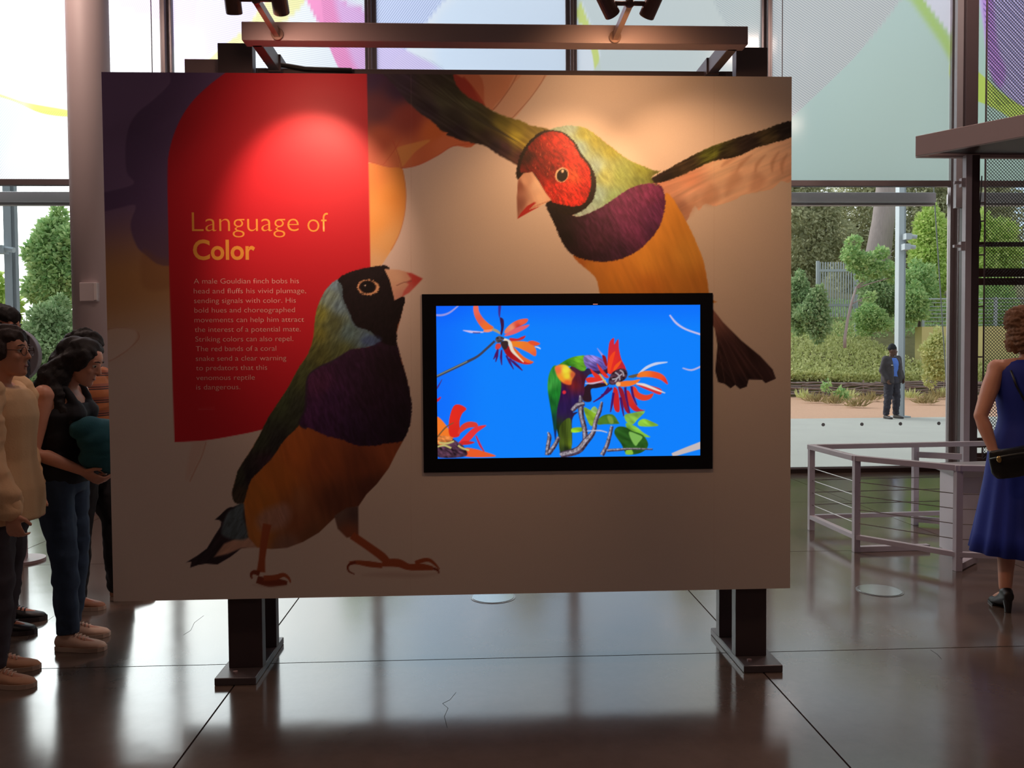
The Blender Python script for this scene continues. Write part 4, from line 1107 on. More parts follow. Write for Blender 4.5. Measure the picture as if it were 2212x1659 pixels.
for i in range(len(MX) - 1):
    x0, x1 = MX[i], MX[i + 1]
    w = empty('window_%d' % (i + 1)); tag(w, kind='structure')
    MB().box(x0 - .07, x0 + .07, YW - 0.03, YW + .05, 0, ZC_).box(x0 - .02, x0 + .02, YW - .12, YW - .03, 0, ZC_).build('mullion', MULL, w, bevel=.004)
    MB().box(x0 - .062, x0 - .05, YW - .036, YW - .03, 0.06, ZC_).build('mullion_bead', ALU, w)
    MB().box(x0 + .05, x0 + .062, YW - .036, YW - .03, 0.06, ZC_).build('mullion_bead', ALU, w)
    if i == len(MX) - 2:
        MB().box(x1 - .07, x1 + .07, YW - 0.12, YW + .05, 0, ZC_).build('mullion', MULL, w)
    MB().box(x0 + .07, x1 - .07, YW - 0.03, YW + .05, ZT0, ZT1).build('transom', MULL, w, bevel=.004)
    MB().box(x0 + .07, x1 - .07, YW - .02, YW + .05, 0, .05).build('sill', mat('sill_metal', rgb(58, 44, 42), .4, .2), w)
    MB().box(x0 + .07, x1 - .07, YW - .005, YW + .04, .052, .075).build('sill_track', ALU, w)
    frost_pane(x0 + .07, x1 - .07, ZT1, ZC_, w)
    MB().box(x0 + .07, x1 - .07, YW + .016, YW + .024, ZSILL, ZT0).build('clear_pane', GLASS, w)
    # roller-shade housing just outside the glass
    h0, h1 = onY(1880, 444, YW + .3).z, onY(1880, 417, YW + .3).z
    hb = MB().box(x0 + .12, x1 - .10, YW + .25, YW + .40, h0 + .03, h1)
    hb.build('shade_housing', mat('shade_housing_metal', rgb(226, 220, 224), .4, .3), w, bevel=.01)
    MB().box(x0 + .12, x1 - .10, YW + .27, YW + .36, h0, h0 + .026).build('shade_hem_bar', MULL, w)
    for k in range(5):
        uu = x0 + .25 + k * (x1 - x0) / 4.85
        zz = onY(1911, 916, YW).z
        if x0 + .1 < uu < x1 - .1:
            MB().disc((uu, YW + .008, zz), .022, .006, 14, 'Y').build('glass_dot', DOTM, w)
    # thin shade guide cable
    for uq in ((327,) if i == 2 else (1690,) if i == 6 else ()):
        cx_ = onY(uq, 60, YW - .05).x
        MB().tube([(cx_, YW - .05, ZT1), (cx_, YW - .05, ZC_)], .006, 6).build('guide_cable', MULL, w)

# ------------------------------------------------------------------ round column with a call box, left
cpos = onY(197, 400, 8.4)
COLM = mat('column_paint', rgb(206, 190, 192), .55, 0, .04, 3)
col_ = MB().disc((0, 0, 0), 0.192, ZC_, 40).build('column', COLM, loc=(cpos.x, 8.4, 0))
for p in col_.data.polygons: p.use_smooth = len(p.vertices) == 4
tag(col_, kind='structure')
bx = onY(188, 630, 8.15)
cb = empty('call_box', (bx.x, 8.22, bx.z))
tag(cb, 'small pale square call box fixed on the round grey column', 'call box')
MB().box(-.085, .075, -.045, .03, -.09, .09).build('housing', mat('call_box_plastic', rgb(196, 184, 186), .5), cb, bevel=.006)
MB().box(.055, .082, -.055, -.03, -.08, .088).build('front_lip', mat('call_box_lip', rgb(216, 206, 206), .5), cb, bevel=.003)

# ------------------------------------------------------------------ in-floor round lights
LENS = bpy.data.materials.new('floor_light_glass')
nt = NT(LENS); q = G(nt); b = q.n('ShaderNodeBsdfPrincipled'); o = q.n('ShaderNodeOutputMaterial'); q.l(b.outputs[0], o.inputs['Surface'])
b.inputs['Base Color'].default_value = (.45, .5, .5, 1); b.inputs['Roughness'].default_value = .12; b.inputs['Metallic'].default_value = .55
nn = q.n('ShaderNodeTexNoise', i_Scale=14.0); bp = q.n('ShaderNodeBump'); bp.inputs['Strength'].default_value = .12; q.l(nn.outputs['Fac'], bp.inputs['Height']); q.l(bp.outputs[0], b.inputs['Normal'])
for (uu, vv, lb) in ((1900, 1276, 'round glass floor light set in the concrete in front of the cable railing'), (1065, 1290, 'round glass floor light half hidden under the big panel')):
    p_ = onZ(uu, vv, 0)
    fl_ = empty('floor_light', (p_.x, p_.y, 0)); tag(fl_, lb, 'floor light', 'round lights set in the floor')
    MB().disc((0, 0, 0.0003), .142, .002, 40).build('rim', mat('floor_light_rim', rgb(150, 150, 150), .3, .6), fl_)
    MB().disc((0, 0, 0.0018), .130, .003, 40).build('lens', LENS, fl_)

# hairline cracks in the concrete
CRK = mat('crack_dark', rgb(34, 26, 24), .9)
for pts in ([(985, 1496), (972, 1512), (956, 1520), (968, 1530), (960, 1548), (966, 1572)], [(58, 1385), (70, 1362), (92, 1354), (104, 1340), (116, 1331)], [(2010, 1404), (2025, 1414), (2034, 1424)], [(440, 1330), (420, 1345), (412, 1362), (396, 1372)]):
    MB().tube([onZ(a_, b_, -0.0005) for a_, b_ in pts], .0016, 4).build('floor_crack', CRK, floor)

# ------------------------------------------------------------------ grey round sign far left
dp = onY(26, 768, 6.3)
ds = empty('round_sign', (dp.x, 6.3, 0)); tag(ds, 'grey round sign with a dark upright band, behind the man at the left edge', 'sign')
MB().disc((0, -.03, dp.z), .205, .06, 48, 'Y').build('disc', mat('sign_grey', rgb(128, 124, 132), .5), ds, bevel=.006)
MB().prism([Vector((.105, -.033, dp.z - .165)), Vector((.145, -.033, dp.z - .14)), Vector((.145, -.033, dp.z + .14)), Vector((.105, -.033, dp.z + .165))], (0, .004, 0)).build('band', mat('sign_band', rgb(58, 54, 62), .5), ds)
MB().box(-.03, .03, .03, .09, 0, dp.z + .1).build('stand_post', STEEL, ds)
MB().disc((0, .06, 0), .16, .02, 32).build('base', STEEL, ds)

# ------------------------------------------------------------------ cable railing on the right
RAILM = mat('railing_steel', rgb(196, 188, 198), .38, .05, .05, 8)
CABM = mat('steel_cable', rgb(140, 134, 132), .3, .7)
rl = empty('cable_railing', (0, 0, 0)); tag(rl, 'low grey steel railing with tensioned cables, standing on the floor at right', 'railing')
A0 = onZ(1752, 1145, 0); B0 = onZ(1849, 1192, 0); C0 = onZ(2068, 1233, 0); D0 = Vector((C0.x + 1.3, C0.y - .32, 0))
E0 = onZ(1976, 1133, 0); F0_ = Vector((A0.x + 1.55, A0.y + .1, 0))
Zr = .715
for P_ in (A0, B0, C0, E0):
    MB().box(P_.x - .023, P_.x + .023, P_.y - .023, P_.y + .023, 0, Zr - .02).build('rail_post', RAILM, rl, bevel=.002)


def lift(p_, z_):
    return Vector((p_.x, p_.y, z_))


for i_, (a_, b_) in enumerate(((A0, B0), (B0, C0), (C0, D0), (A0, F0_))):
    Zr = .715 + .0012 * (i_ % 2)
    d_ = (b_ - a_).normalized() * .025
    MB().bar(lift(a_ - d_, Zr), lift(b_ + d_, Zr), .055, .04).build('top_rail', RAILM, rl, bevel=.002)
    MB().bar(lift(a_, .115), lift(b_, .115), .045, .035).build('bottom_rail', RAILM, rl, bevel=.002)
    for k in range(4):
        z_ = .22 + k * .105
        MB().tube([lift(a_, z_), lift(b_, z_)], .0035, 6).build('cable', CABM, rl)
MB().bar(lift(E0, .62), lift(E0 + Vector((.3, -.2, 0)), .62), .04, .05).build('return_rail', RAILM, rl)
MB().bar(lift(E0, .05), lift(E0 + Vector((.3, -.2, 0)), .05), .04, .05).build('return_rail', RAILM, rl)
MB().bar(lift(B0, .022), lift(B0 + Vector((.58, .03, 0)), .022), .05, .04).build('floor_bar', RAILM, rl)
MB().bar(lift(C0, .03), lift(C0 + Vector((.25, .22, 0)), .03), .05, .045).build('floor_bar', RAILM, rl)

# plinth behind the railing
pa, pb = onZ(2029, 1180, 0), onZ(2063, 1203, 0)
ab = (pb - pa)
rt_ = Vector((1.6, .25, 0))
pl_ = [pa, pb, pb + rt_, pa + rt_]
plo = empty('display_plinth', (0, 0, 0)); tag(plo, 'pale grey display plinth with a flat top, inside the cable railing', 'plinth')
MB().prism([lift(p_, 0) for p_ in pl_], (0, 0, .60)).build('body', mat('plinth_paint', rgb(226, 222, 230), .5, 0, .03, 4), plo)
ctr = (pa + pb + rt_) / 2
MB().prism([lift(p_, .601) for p_ in [pa - ab * .1 - Vector((.02, 0, 0)), pb + ab * .3 + Vector((-.02, 0, 0)), pb + rt_ + ab * .3, pa + rt_]], (0, 0, .05)).build('top_slab', mat('plinth_top', rgb(150, 146, 150), .35), plo)

# ------------------------------------------------------------------ steel kiosk with canopy, right edge
kq = empty('canopy_kiosk', (0, 0, 0)); tag(kq, 'brown-grey steel kiosk frame with a tilted-looking flat canopy, at the right edge', 'kiosk')
q0 = onY(1980, 317, 7.6)
q1d = onY(2212, 272, 1)           # direction of the right end
Dr = (q0.z - 1.5) / (q1d.z - 1.5)
q1 = onY(2212, 272, Dr)
dv = (q1 - q0)
q1e = q0 + dv * 2.4
q1e.z = q0.z
KST = mat('kiosk_steel', rgb(196, 176, 176), .45, 0, .05, 6)
MB().bar(q0, q1e, .05, .184).build('front_fascia', KST, kq, bevel=.004)
q2 = q0 + Vector((2.4, .12, 0))
MB().bar(q0 + Vector((.02, .03, 0)), q2, .05, .184).build('rear_fascia', KST, kq, bevel=.004)
MB().prism([lift(q0 + Vector((.12, 0, 0)), q0.z - .06), lift(q1e, q0.z - .06), lift(q2, q0.z - .06)], (0, 0, .02)).build('soffit', STEEL_DARK, kq)
pk0, pk1 = onY(2081, 600, 7.55), onY(2112, 600, 7.55)
MB().box(pk0.x, pk0.x + .058, 7.52, 7.58, .0, q0.z - .09).build('corner_post', RAILM, kq, bevel=.003)  # pale box paints the post's lit face, dark box its shaded side
MB().box(pk0.x + .06, pk1.x, 7.53, 7.62, .0, q0.z - .09).build('corner_post', STEEL_DARK, kq, bevel=.003)
for zz in (onY(2070, 532, 7.55).z, onY(2070, 395, 7.55).z):
    MB().box(pk0.x - .1, pk0.x, 7.53, 7.56, zz - .012, zz + .012).box(pk0.x - .04, pk0.x, 7.525, 7.565, zz - .04, zz + .04).build('bracket', RAILM, kq)
# tall mesh screen
ms = empty('mesh_screen', (0, 0, 0)); tag(ms, 'tall dark wire-mesh screen hung between steel posts, behind the kiosk canopy', 'mesh screen')
YM = 8.3
m0 = onY(2126, 600, YM).x; m1 = m0 + 1.15; mz0, mz1 = .42, 6.2
t0, t1 = onY(2094, 100, YM).x, onY(2121, 100, YM).x
MB().box(t0, t1, YM + .05, YM + .15, 0, 6.3).build('post', STEEL_DARK, ms, bevel=.004)
MB().box(t0 - .07, t0 - .004, YM + .09, YM + .14, 3.0, 6.3).build('post_lit_flank', ALU, ms)  # pale strip standing in for the lit flank of the post
MB().box(m1 + .02, m1 + .12, YM + .05, YM + .15, 0, 6.3).build('post', STEEL_DARK, ms)
wires = MB()
stp = .0345
WH = m1 - m0
k = -WH
while k < (mz1 - mz0):
    for sgn in (1, -1):
        za, zb_ = (mz0 + k, mz0 + k + WH)
        xa, xb = (m0, m1) if sgn > 0 else (m1, m0)
        ta = max(0, (mz0 - za) / WH); tb = min(1, (mz1 - za) / WH)
        if tb > ta:
            pa_ = Vector((xa + (xb - xa) * ta, YM, za + WH * ta)); pb_ = Vector((xa + (xb - xa) * tb, YM, za + WH * tb))
            wires.bar(pa_, pb_, .0042, .0042, (0, 1, 0))
    k += stp
wo = wires.build('wire_mesh', mat('mesh_wire', rgb(40, 34, 36), .5), ms); wo['kind'] = 'stuff'
MB().tube([(m0, YM, mz0), (m0, YM, mz1)], .008, 6).build('edge_rod', STEEL_DARK, ms)
for vv in (437, 477, 530, 550, 662, 771, 833, 883, 990):
    zz = onY(2118, vv, YM).z
    MB().tube([(t1, YM + .06, zz), (m0, YM, zz)], .008, 6).build('tie_rod', STEEL_DARK, ms)
for va, vb_ in ((523, 533), (580, 598), (601, 616), (945, 966), (978, 1000)):
    z0_, z1_ = onY(2160, vb_, YM + .12).z, onY(2160, va, YM + .12).z
    MB().box(t1, m1 + .02, YM + .10, YM + .13, z0_, z1_).build('cross_rail', mat('cross_rail_brown', rgb(76, 54, 50), .5), ms)
cc = [onY(a_, b_, YM - .03) for a_, b_ in ((2121, 380), (2118, 430), (2113, 480), (2117, 505), (2114, 525), (2108, 540))]
MB().tube(cc, .006, 6).build('hanging_cable', RUBBER, ms)
cc = [onY(a_, b_, YM - .04) for a_, b_ in ((2108, 440), (2116, 462), (2118, 490), (2114, 512), (2106, 530))]
MB().tube(cc, .009, 6).build('hanging_cable', RUBBER, ms)
# ------------------------------------------------------------------ outdoors
CONC = mat('plaza_concrete', rgb(178, 172, 162), .8, 0, .08, 1.5, .1, 40)
GRAV = mat('red_gravel', rgb(200, 152, 122), .9, 0, .35, 30, .6, 60)
SOIL = mat('bank_soil', rgb(120, 112, 72), .95, 0, .3, 3, .4, 20)
YG0 = onZ(1800, 903, 0).y
YG1 = onZ(1800, 856, 0).y
tag(MB().box(-60, 70, YW + .06, YG0, -.15, -.005).build('plaza_ground', CONC), kind='structure')
tag(MB().box(-60, 70, YG0, YG1 + 1.5, -.15, -.012).build('gravel_ground', GRAV), kind='structure')
# planted bank rising behind the woven fence
nx_, ny_ = 60, 24
vs2, fs2 = [], []


def bank_z(x, y):
    t_ = (y - YG1) / 12.0
    b_ = .35 + 3.6 * min(max(t_, 0), 1) ** .8 + max(t_ - 1, 0) * 2.0
    if x < 5:
        b_ = b_ * .55
    return b_ + .25 * mnoise.noise(Vector((x * .35, y * .35, 0)))


for j in range(ny_ + 1):
    for i in range(nx_ + 1):
        x = -55 + 125 * i / nx_; y = YG1 + .3 + 40 * (j / ny_) ** 1.4
        vs2.append((x, y, bank_z(x, y) if j else -.3))
for j in range(ny_):
    for i in range(nx_):
        a = j * (nx_ + 1) + i
        fs2.append((a, a + 1, a + nx_ + 2, a + nx_ + 1))
tag(MB().add(vs2, fs2).build('bank_ground', SOIL, smooth=True), kind='structure')


def leaf_mat(name, c0, c1, tr=.35):
    m = bpy.data.materials.new(name)
    q_ = G(NT(m))
    at = q_.n('ShaderNodeAttribute'); at.attribute_name = 'Tone'
    mi = q_.n('ShaderNodeMix', data_type='RGBA'); mi.inputs[6].default_value = c0; mi.inputs[7].default_value = c1
    q_.l(at.outputs['Fac'], mi.inputs[0])
    df = q_.n('ShaderNodeBsdfDiffuse'); tl = q_.n('ShaderNodeBsdfTranslucent')
    q_.l(mi.outputs[2], df.inputs['Color']); q_.l(mi.outputs[2], tl.inputs['Color'])
    ms_ = q_.n('ShaderNodeMixShader'); ms_.inputs[0].default_value = tr
    o_ = q_.n('ShaderNodeOutputMaterial')
    q_.l(df.outputs[0], ms_.inputs[1]); q_.l(tl.outputs[0], ms_.inputs[2]); q_.l(ms_.outputs[0], o_.inputs['Surface'])
    return m


LG_BRIGHT = leaf_mat('bright_leaves', rgb(176, 206, 110), rgb(238, 244, 164), .45)
LG_MID = leaf_mat('mid_leaves', rgb(146, 184, 120), rgb(212, 228, 162), .42)
LG_DARK = leaf_mat('dark_needles', rgb(158, 160, 124), rgb(222, 216, 178), .4)
LG_BLUE = leaf_mat('bluish_leaves', rgb(128, 158, 106), rgb(200, 214, 166), .38)
LG_COVER = leaf_mat('ground_cover_leaves', rgb(186, 190, 124), rgb(242, 240, 180), .4)
LG_DRY = leaf_mat('dry_grass_blades', rgb(142, 128, 88), rgb(186, 168, 120), .35)
BARK = mat('grey_bark', rgb(168, 150, 146), .9, 0, .25, 3, .5, 12, stretch=(6, 6, .8))
BARK_D = mat('dark_bark', rgb(86, 74, 62), .9, 0, .25, 6, .5, 20)
TWIG = mat('woven_twig', rgb(150, 130, 124), .85, 0, .3, 8)


def leaves_mesh(name, pts, nrm, size, m, seed, aspect=.55, parent=None, droop=0.0):
    """one folded quad per leaf, as real geometry"""
    r = np.random.RandomState(seed)
    n = len(pts)
    d = r.normal(size=(n, 3)); d += nrm * .9; d[:, 2] -= droop
    d /= np.linalg.norm(d, axis=1)[:, None]
    s = np.cross(d, r.normal(size=(n, 3))); s /= np.linalg.norm(s, axis=1)[:, None] + 1e-9
    L_ = size * (.6 + .8 * r.rand(n))[:, None]
    V_ = np.empty((n, 4, 3), dtype=np.float32)
    V_[:, 0] = pts; V_[:, 1] = pts + d * L_ * .5 + s * L_ * aspect * .5; V_[:, 2] = pts + d * L_; V_[:, 3] = pts + d * L_ * .5 - s * L_ * aspect * .5
    me = bpy.data.meshes.new(name)
    me.vertices.add(n * 4); me.vertices.foreach_set('co', V_.ravel())
    me.loops.add(n * 4); me.loops.foreach_set('vertex_index', np.arange(n * 4, dtype=np.int32))
    me.polygons.add(n); me.polygons.foreach_set('loop_start', np.arange(0, n * 4, 4, dtype=np.int32)); me.polygons.foreach_set('loop_total', np.full(n, 4, dtype=np.int32))
    me.update(calc_edges=True)
    at = me.attributes.new('Tone', 'FLOAT', 'POINT')
    at.data.foreach_set('value', np.repeat(np.clip(r.normal(.45, .28, n), 0, 1), 4).astype(np.float32))
    me.materials.append(m)
    ob = obj_from_mesh(name, me, parent)
    ob['kind'] = 'stuff'
    return ob


def crown(blobs, n, size, m, seed, parent, droop=0.0, aspect=.55):
    r = np.random.RandomState(seed)
    w = np.array([b_[3] * b_[4] for b_ in blobs]); w = w / w.sum()
    P_, N_ = [], []
    for b_, ww in zip(blobs, w):
        k = max(8, int(n * ww))
        d = r.normal(size=(k, 3)); d /= np.linalg.norm(d, axis=1)[:, None]
        rad = (.55 + .45 * r.rand(k) ** .5)[:, None]
        P_.append(np.array(b_[:3])[None] + d * rad * np.array([b_[3], b_[3], b_[4]])[None]); N_.append(d)
    return leaves_mesh('foliage', np.concatenate(P_), np.concatenate(N_), size, m, seed, aspect, parent, droop)


def tree(u, vtop, vbot, wpx, Y, m, label, seed, n=3500, size=.22, name='leafy_tree', group='trees and shrubs outside', trunk=True, droop=0.0, lumps=9, cat='tree', zbase=None):
    """crown spanning the given picture rows at depth Y, with a trunk down to the bank"""
    top, bot = onY(u, vtop, Y), onY(u, vbot, Y)
    cx_, H_ = top.x, top.z - bot.z
    Wd = wpx / FPX * Y
    r = random.Random(seed)
    zb_ = bank_z(cx_, Y) if Y > YG1 else 0.0
    if zbase is not None: zb_ = zbase
    root = empty(name, (cx_, Y, zb_)); tag(root, label, cat, group)
    blobs = []
    for k in range(lumps):
        tz = (k + .5) / lumps
        prof = math.sin(PI * min(max(tz * .92 + .06, 0), 1)) ** .6
        a_ = r.uniform(0, 2 * PI)
        rr = Wd * .5 * prof
        off = r.uniform(.2, .62) * rr
        rb = max(rr * r.uniform(.42, .62), .12)
        blobs.append((off * math.cos(a_), off * math.sin(a_) * .8, bot.z - zb_ + H_ * (.06 + .88 * tz), rb, max(H_ / lumps * 1.15, rb * .55)))
    blobs.append((0, 0, bot.z - zb_ + H_ * .5, Wd * .33, H_ * .42))
    crown(blobs, n, size, m, seed, root, droop)
    if trunk:
        zt_ = bot.z - zb_ + H_ * .6
        MB().tube([(0, 0, -.3), (.02 * H_, 0, zt_ * .5), (0, 0, zt_)], [max(.05, Wd * .035), max(.04, Wd * .028), .02], 8).build('trunk', BARK_D, root, smooth=True)
    return root


# right-hand view: dark conifers, big pale trunk, bright broadleaf trees, shrubs
TR = [
    (1735, 330, 660, 210, 46, LG_DARK, 'dark drooping conifer behind the metal gate, nearest the panel', 11, 6000, .45),
    (1850, 300, 680, 190, 50, LG_DARK, 'dark conifer behind the big pale trunk', 12, 5000, .45),
    (1980, 320, 690, 190, 48, LG_DARK, 'dark conifer beside the camera post, behind bright foliage', 13, 5000, .45),
    (2120, 300, 700, 260, 46, LG_DARK, 'dark conifer seen through the wire-mesh screen', 14, 5000, .45),
    (1690, 250, 640, 180, 60, LG_DARK, 'far dark conifer mostly hidden by the panel edge', 15, 3000, .5),
    (2015, 438, 660, 135, 38, LG_BRIGHT, 'bright yellow-green maple right of the camera post', 21, 6500, .26),
    (2130, 455, 690, 170, 38, LG_BRIGHT, 'bright green tree behind the mesh screen', 22, 6500, .26),
    (1985, 560, 690, 110, 34, LG_MID, 'mid green shrub under the bright maple', 23, 3500, .2),
]
for (u_, vt, vb_, w_, Y_, m_, lb, sd, n_, sz) in TR:
    tree(u_, vt, vb_, w_, Y_, m_, lb, sd, n_ * (3 if m_ is LG_DARK else 2), sz * (.5 if m_ is LG_DARK else .68), 'conifer_tree' if m_ is LG_DARK else 'leafy_tree', droop=.6 if m_ is LG_DARK else 0, lumps=12 if m_ is LG_DARK else 10)
SH = [
    (1722, 588, 715, 90, 32, LG_BLUE, 'bluish green shrub left of the metal gate', 31, 2600, .2),
    (1762, 620, 735, 80, 31, LG_BLUE, 'bluish green shrub below the metal gate', 32, 2400, .2),
    (1905, 570, 705, 120, 32.5, LG_BLUE, 'pale green shrub behind the leaning young tree', 33, 3000, .19),
    (1880, 655, 720, 100, 31.5, LG_MID, 'dark green bush at the foot of the leaning young tree', 34, 2000, .17),
    (1975, 610, 700, 80, 31.5, LG_MID, 'green shrub behind the wire stock fence', 35, 2000, .18),
    (2020, 712, 830, 70, 27.6, LG_COVER, 'light green bush in front of the ochre wall', 36, 2000, .15),
    (2150, 590, 720, 130, 34.5, LG_MID, 'green shrub seen low through the mesh screen', 37, 2000, .18),
]
for (u_, vt, vb_, w_, Y_, m_, lb, sd, n_, sz) in SH:
    tree(u_, vt, vb_, w_, Y_, m_, lb, sd, n_ * 2, sz * .7, 'garden_shrub', trunk=False, cat='shrub', lumps=7)
# large pale trunk
tp, bt_ = onY(1918, 380, 40), onY(1893, 575, 40)
tk = empty('pale_tree', (bt_.x, 40, bank_z(bt_.x, 40))); tag(tk, 'massive pale grey tree trunk behind the camera post', 'tree', 'trees and shrubs outside')
dz = bank_z(bt_.x, 40)
MB().tube([(-.1, 0, -.5), (0, 0, bt_.z - dz), ((tp.x - bt_.x) * .6, 0, (tp.z - dz + bt_.z - dz) / 2), (tp.x - bt_.x, 0, tp.z - dz), (tp.x - bt_.x + .3, .2, tp.z - dz + 4)], [.75, .62, .52, .48, .4], 18).build('trunk', BARK, tk, smooth=True)
crown([(tp.x - bt_.x, 0, tp.z - dz + 3.4, 2.6, 1.2), (tp.x - bt_.x + 1.4, 0, tp.z - dz + 4.2, 2.2, 1.2)], 900, .5, LG_DARK, 41, tk, .4)
# leaning young tree
yt = onY(1825, 728, 30)
y0 = empty('young_tree', (yt.x, 30, yt.z)); tag(y0, 'leaning young tree with a pale forked trunk and tufts of leaves on the bank', 'tree', 'trees and shrubs outside')
tt = lambda u_, v_: onY(u_, v_, 30) - Vector((yt.x, 30, yt.z))
MB().tube([(0, 0, -.4), (0, 0, 0), tt(1831, 690), tt(1839, 655), tt(1850, 620)], [.06, .055, .05, .045, .035], 8).build('trunk', BARK, y0, smooth=True)
for pts, r_ in (([(1850, 620), (1868, 600), (1850, 565)], .02), ([(1852, 622), (1880, 612), (1912, 603), (1935, 597)], .022), ([(1848, 624), (1890, 590), (1930, 540)], .02), ([(1838, 658), (1862, 645), (1885, 640)], .016)):
    MB().tube([tt(a_, b_) for a_, b_ in pts], [r_ * 1.3] + [r_] * (len(pts) - 2) + [.008], 6).build('branch', BARK, y0, smooth=True)
bl = [(1843, 525, 14), (1838, 550, 20), (1860, 563, 22), (1885, 560, 16), (1905, 545, 14), (1890, 585, 18), (1862, 595, 12), (1915, 580, 18), (1930, 600, 12), (1845, 575, 14), (1878, 640, 10)]
crown([(*tt(a_, b_), r_ / FPX * 30, r_ / FPX * 30 * .8) for a_, b_, r_ in bl], 3200, .14, LG_MID, 42, y0, .3)

# ground cover on the bank and dry tufts at its foot
r = np.random.RandomState(5)
n = 58000
WX = onY(1985, 760, 31.4).x
xs_ = r.uniform(9, 24, n); yq = YG1 + .32 + 10.5 * r.rand(n) ** 1.7
yq = np.where((xs_ > WX - .4) & (yq > 30.6), YG1 + .35 + 1.0 * r.rand(n), yq)
zs_ = np.array([bank_z(a_, b_) for a_, b_ in zip(xs_, yq)]) + .28 * r.rand(n) ** 2
o_ = leaves_mesh('ground_cover', np.stack([xs_, yq, zs_], 1), np.tile([0, -.5, .9], (n, 1)), .12, LG_COVER, 6)
tag(o_, 'yellow-green ground cover spreading over the planted bank', 'ground cover', kind='stuff')
n = 16000
xs_ = r.uniform(9, 26, n); yq = YG1 + 5 + 9 * r.rand(n)
zs_ = np.array([bank_z(a_, b_) for a_, b_ in zip(xs_, yq)]) + .2 * r.rand(n)
o_ = leaves_mesh('ground_ivy', np.stack([xs_, yq, zs_], 1), np.tile([0, -.3, 1.], (n, 1)), .14, LG_MID, 8)
tag(o_, 'darker green ivy across the upper part of the bank', 'ivy', kind='stuff')
tufts = [(1735, 850), (1760, 858), (1800, 862), (1828, 850), (1848, 868), (1880, 855), (1965, 850), (2000, 862), (2020, 850), (2038, 845)]
for k, (a_, b_) in enumerate(tufts):
    p_ = onZ(a_, b_ + 12, 0)
    n = 110
    ang = r.uniform(0, 2 * PI, n); rr = .26 * r.rand(n)
    pts = np.stack([rr * np.cos(ang), rr * np.sin(ang), .02 + 0 * rr], 1)
    nr = np.stack([np.cos(ang) * .7, np.sin(ang) * .7, 2.2 + 0 * ang], 1)
    ob = leaves_mesh('grass_tuft', pts, nr, .30, LG_DRY if k % 3 else LG_COVER, 60 + k, .1)
    ob.location = (p_.x, p_.y, 0)
    tag(ob, 'low tuft of dry grass at the foot of the woven fence', 'grass tuft', 'dry grass tufts along the woven fence')
gp = onZ(1815, 862, 0)
tree(1815, 842, 872, 34, gp.y - .6, LG_MID, 'small bright green weed in front of the woven fence', 71, 260, .16, 'garden_weed', trunk=False, cat='weed', lumps=4, zbase=0)
tree(1785, 826, 842, 16, gp.y - .3, LG_MID, 'tiny leafy weed poking through the woven fence', 72, 90, .13, 'garden_weed', trunk=False, cat='weed', lumps=3, zbase=0)

# woven twig fence
wf = empty('woven_fence', (0, YG1, 0)); tag(wf, 'low woven brown twig fence holding the bank outside', 'fence')
zf0, zf1 = 0.0, onY(1880, 826, YG1).z
tw = MB()
rr_ = random.Random(9)
xa, xb = onY(1600, 840, YG1).x, onY(2330, 840, YG1).x
nrow = 13
for k in range(nrow):
    z_ = zf0 + .06 + (zf1 - .06) * k / (nrow - 1)
    x = xa
    while x < xb:
        L_ = rr_.uniform(2.0, 3.6)
        pts = []
        m_ = 9
        ph_ = k * PI
        for i in range(m_):
            xx = x + L_ * i / (m_ - 1)
            pts.append((xx, .06 * math.sin(xx * 4.2 + ph_) + rr_.uniform(-.02, .02), z_ + .03 * math.sin(xx * 1.3 + k) + rr_.uniform(-.03, .03)))
        tw.tube(pts, [rr_.uniform(.018, .03)] * m_, 5)
        x += L_ * .86
wo = tw.build('twigs', TWIG, wf, smooth=True); wo['kind'] = 'stuff'
x = xa
while x < xb:
    MB().tube([(x, 0, -.2), (x + .02, 0, zf1 + .08)], .03, 6).build('stake', TWIG, wf)
    x += 1.5

# metal gate up on the bank
Yg = 35.0
g0, g1 = onY(1766, 680, Yg), onY(1850, 566, Yg)
gt = empty('metal_gate', (g0.x, Yg, g0.z)); tag(gt, 'grey metal picket gate among the shrubs on the bank', 'gate')
GTM = mat('gate_grey', rgb(168, 172, 176), .5, .2)
wg, hg = g1.x - g0.x, g1.z - g0.z
for xx in (0, wg):
    MB().box(xx - .06, xx + .06, -.06, .06, -2.0, hg + .05).build('gate_post', GTM, gt)
for zz in (.18 * hg, .84 * hg):
    MB().box(0, wg, -.03, .03, zz - .05, zz + .05).build('rail', GTM, gt)
for k in range(1, 15):
    xx = wg * k / 15
    MB().box(xx - .022, xx + .022, -.02, .02, -.1, hg).build('picket', GTM, gt)
# wire stock fence + ochre retaining wall
Ys = 32.0
f0, f1 = onY(1993, 706, Ys), onY(2120, 645, Ys)
sf = empty('wire_fence', (f0.x, Ys, f0.z)); tag(sf, 'grey wire stock fence on top of the ochre wall', 'fence')
wf_, hf_ = f1.x - f0.x + 3.5, f1.z - f0.z
for k in range(5):
    xx = wf_ * k / 4
    MB().box(xx - .05, xx + .05, -.05, .05, -.5, hf_ + .05).build('fence_post', GTM, sf)
for k in range(8):
    zz = hf_ * (.06 + .93 * k / 7)
    MB().tube([(0, 0, zz), (wf_, 0, zz)], .014 if k < 7 else .03, 5).build('fence_wire', GTM, sf)
w0, w1 = onY(1985, 760, 31.4), onY(1995, 706, 31.4)
MB().box(w0.x, w0.x + 16, 31.2, 31.7, -.3, w1.z).build('garden_wall', mat('ochre_wall', rgb(204, 190, 128), .85, 0, .1, 2))
tag(bpy.data.objects['garden_wall'], 'ochre rendered retaining wall at the right of the bank', 'wall')
# steel posts outside
PSTM = mat('outdoor_post', rgb(186, 192, 196), .45, .1, .03, 5)


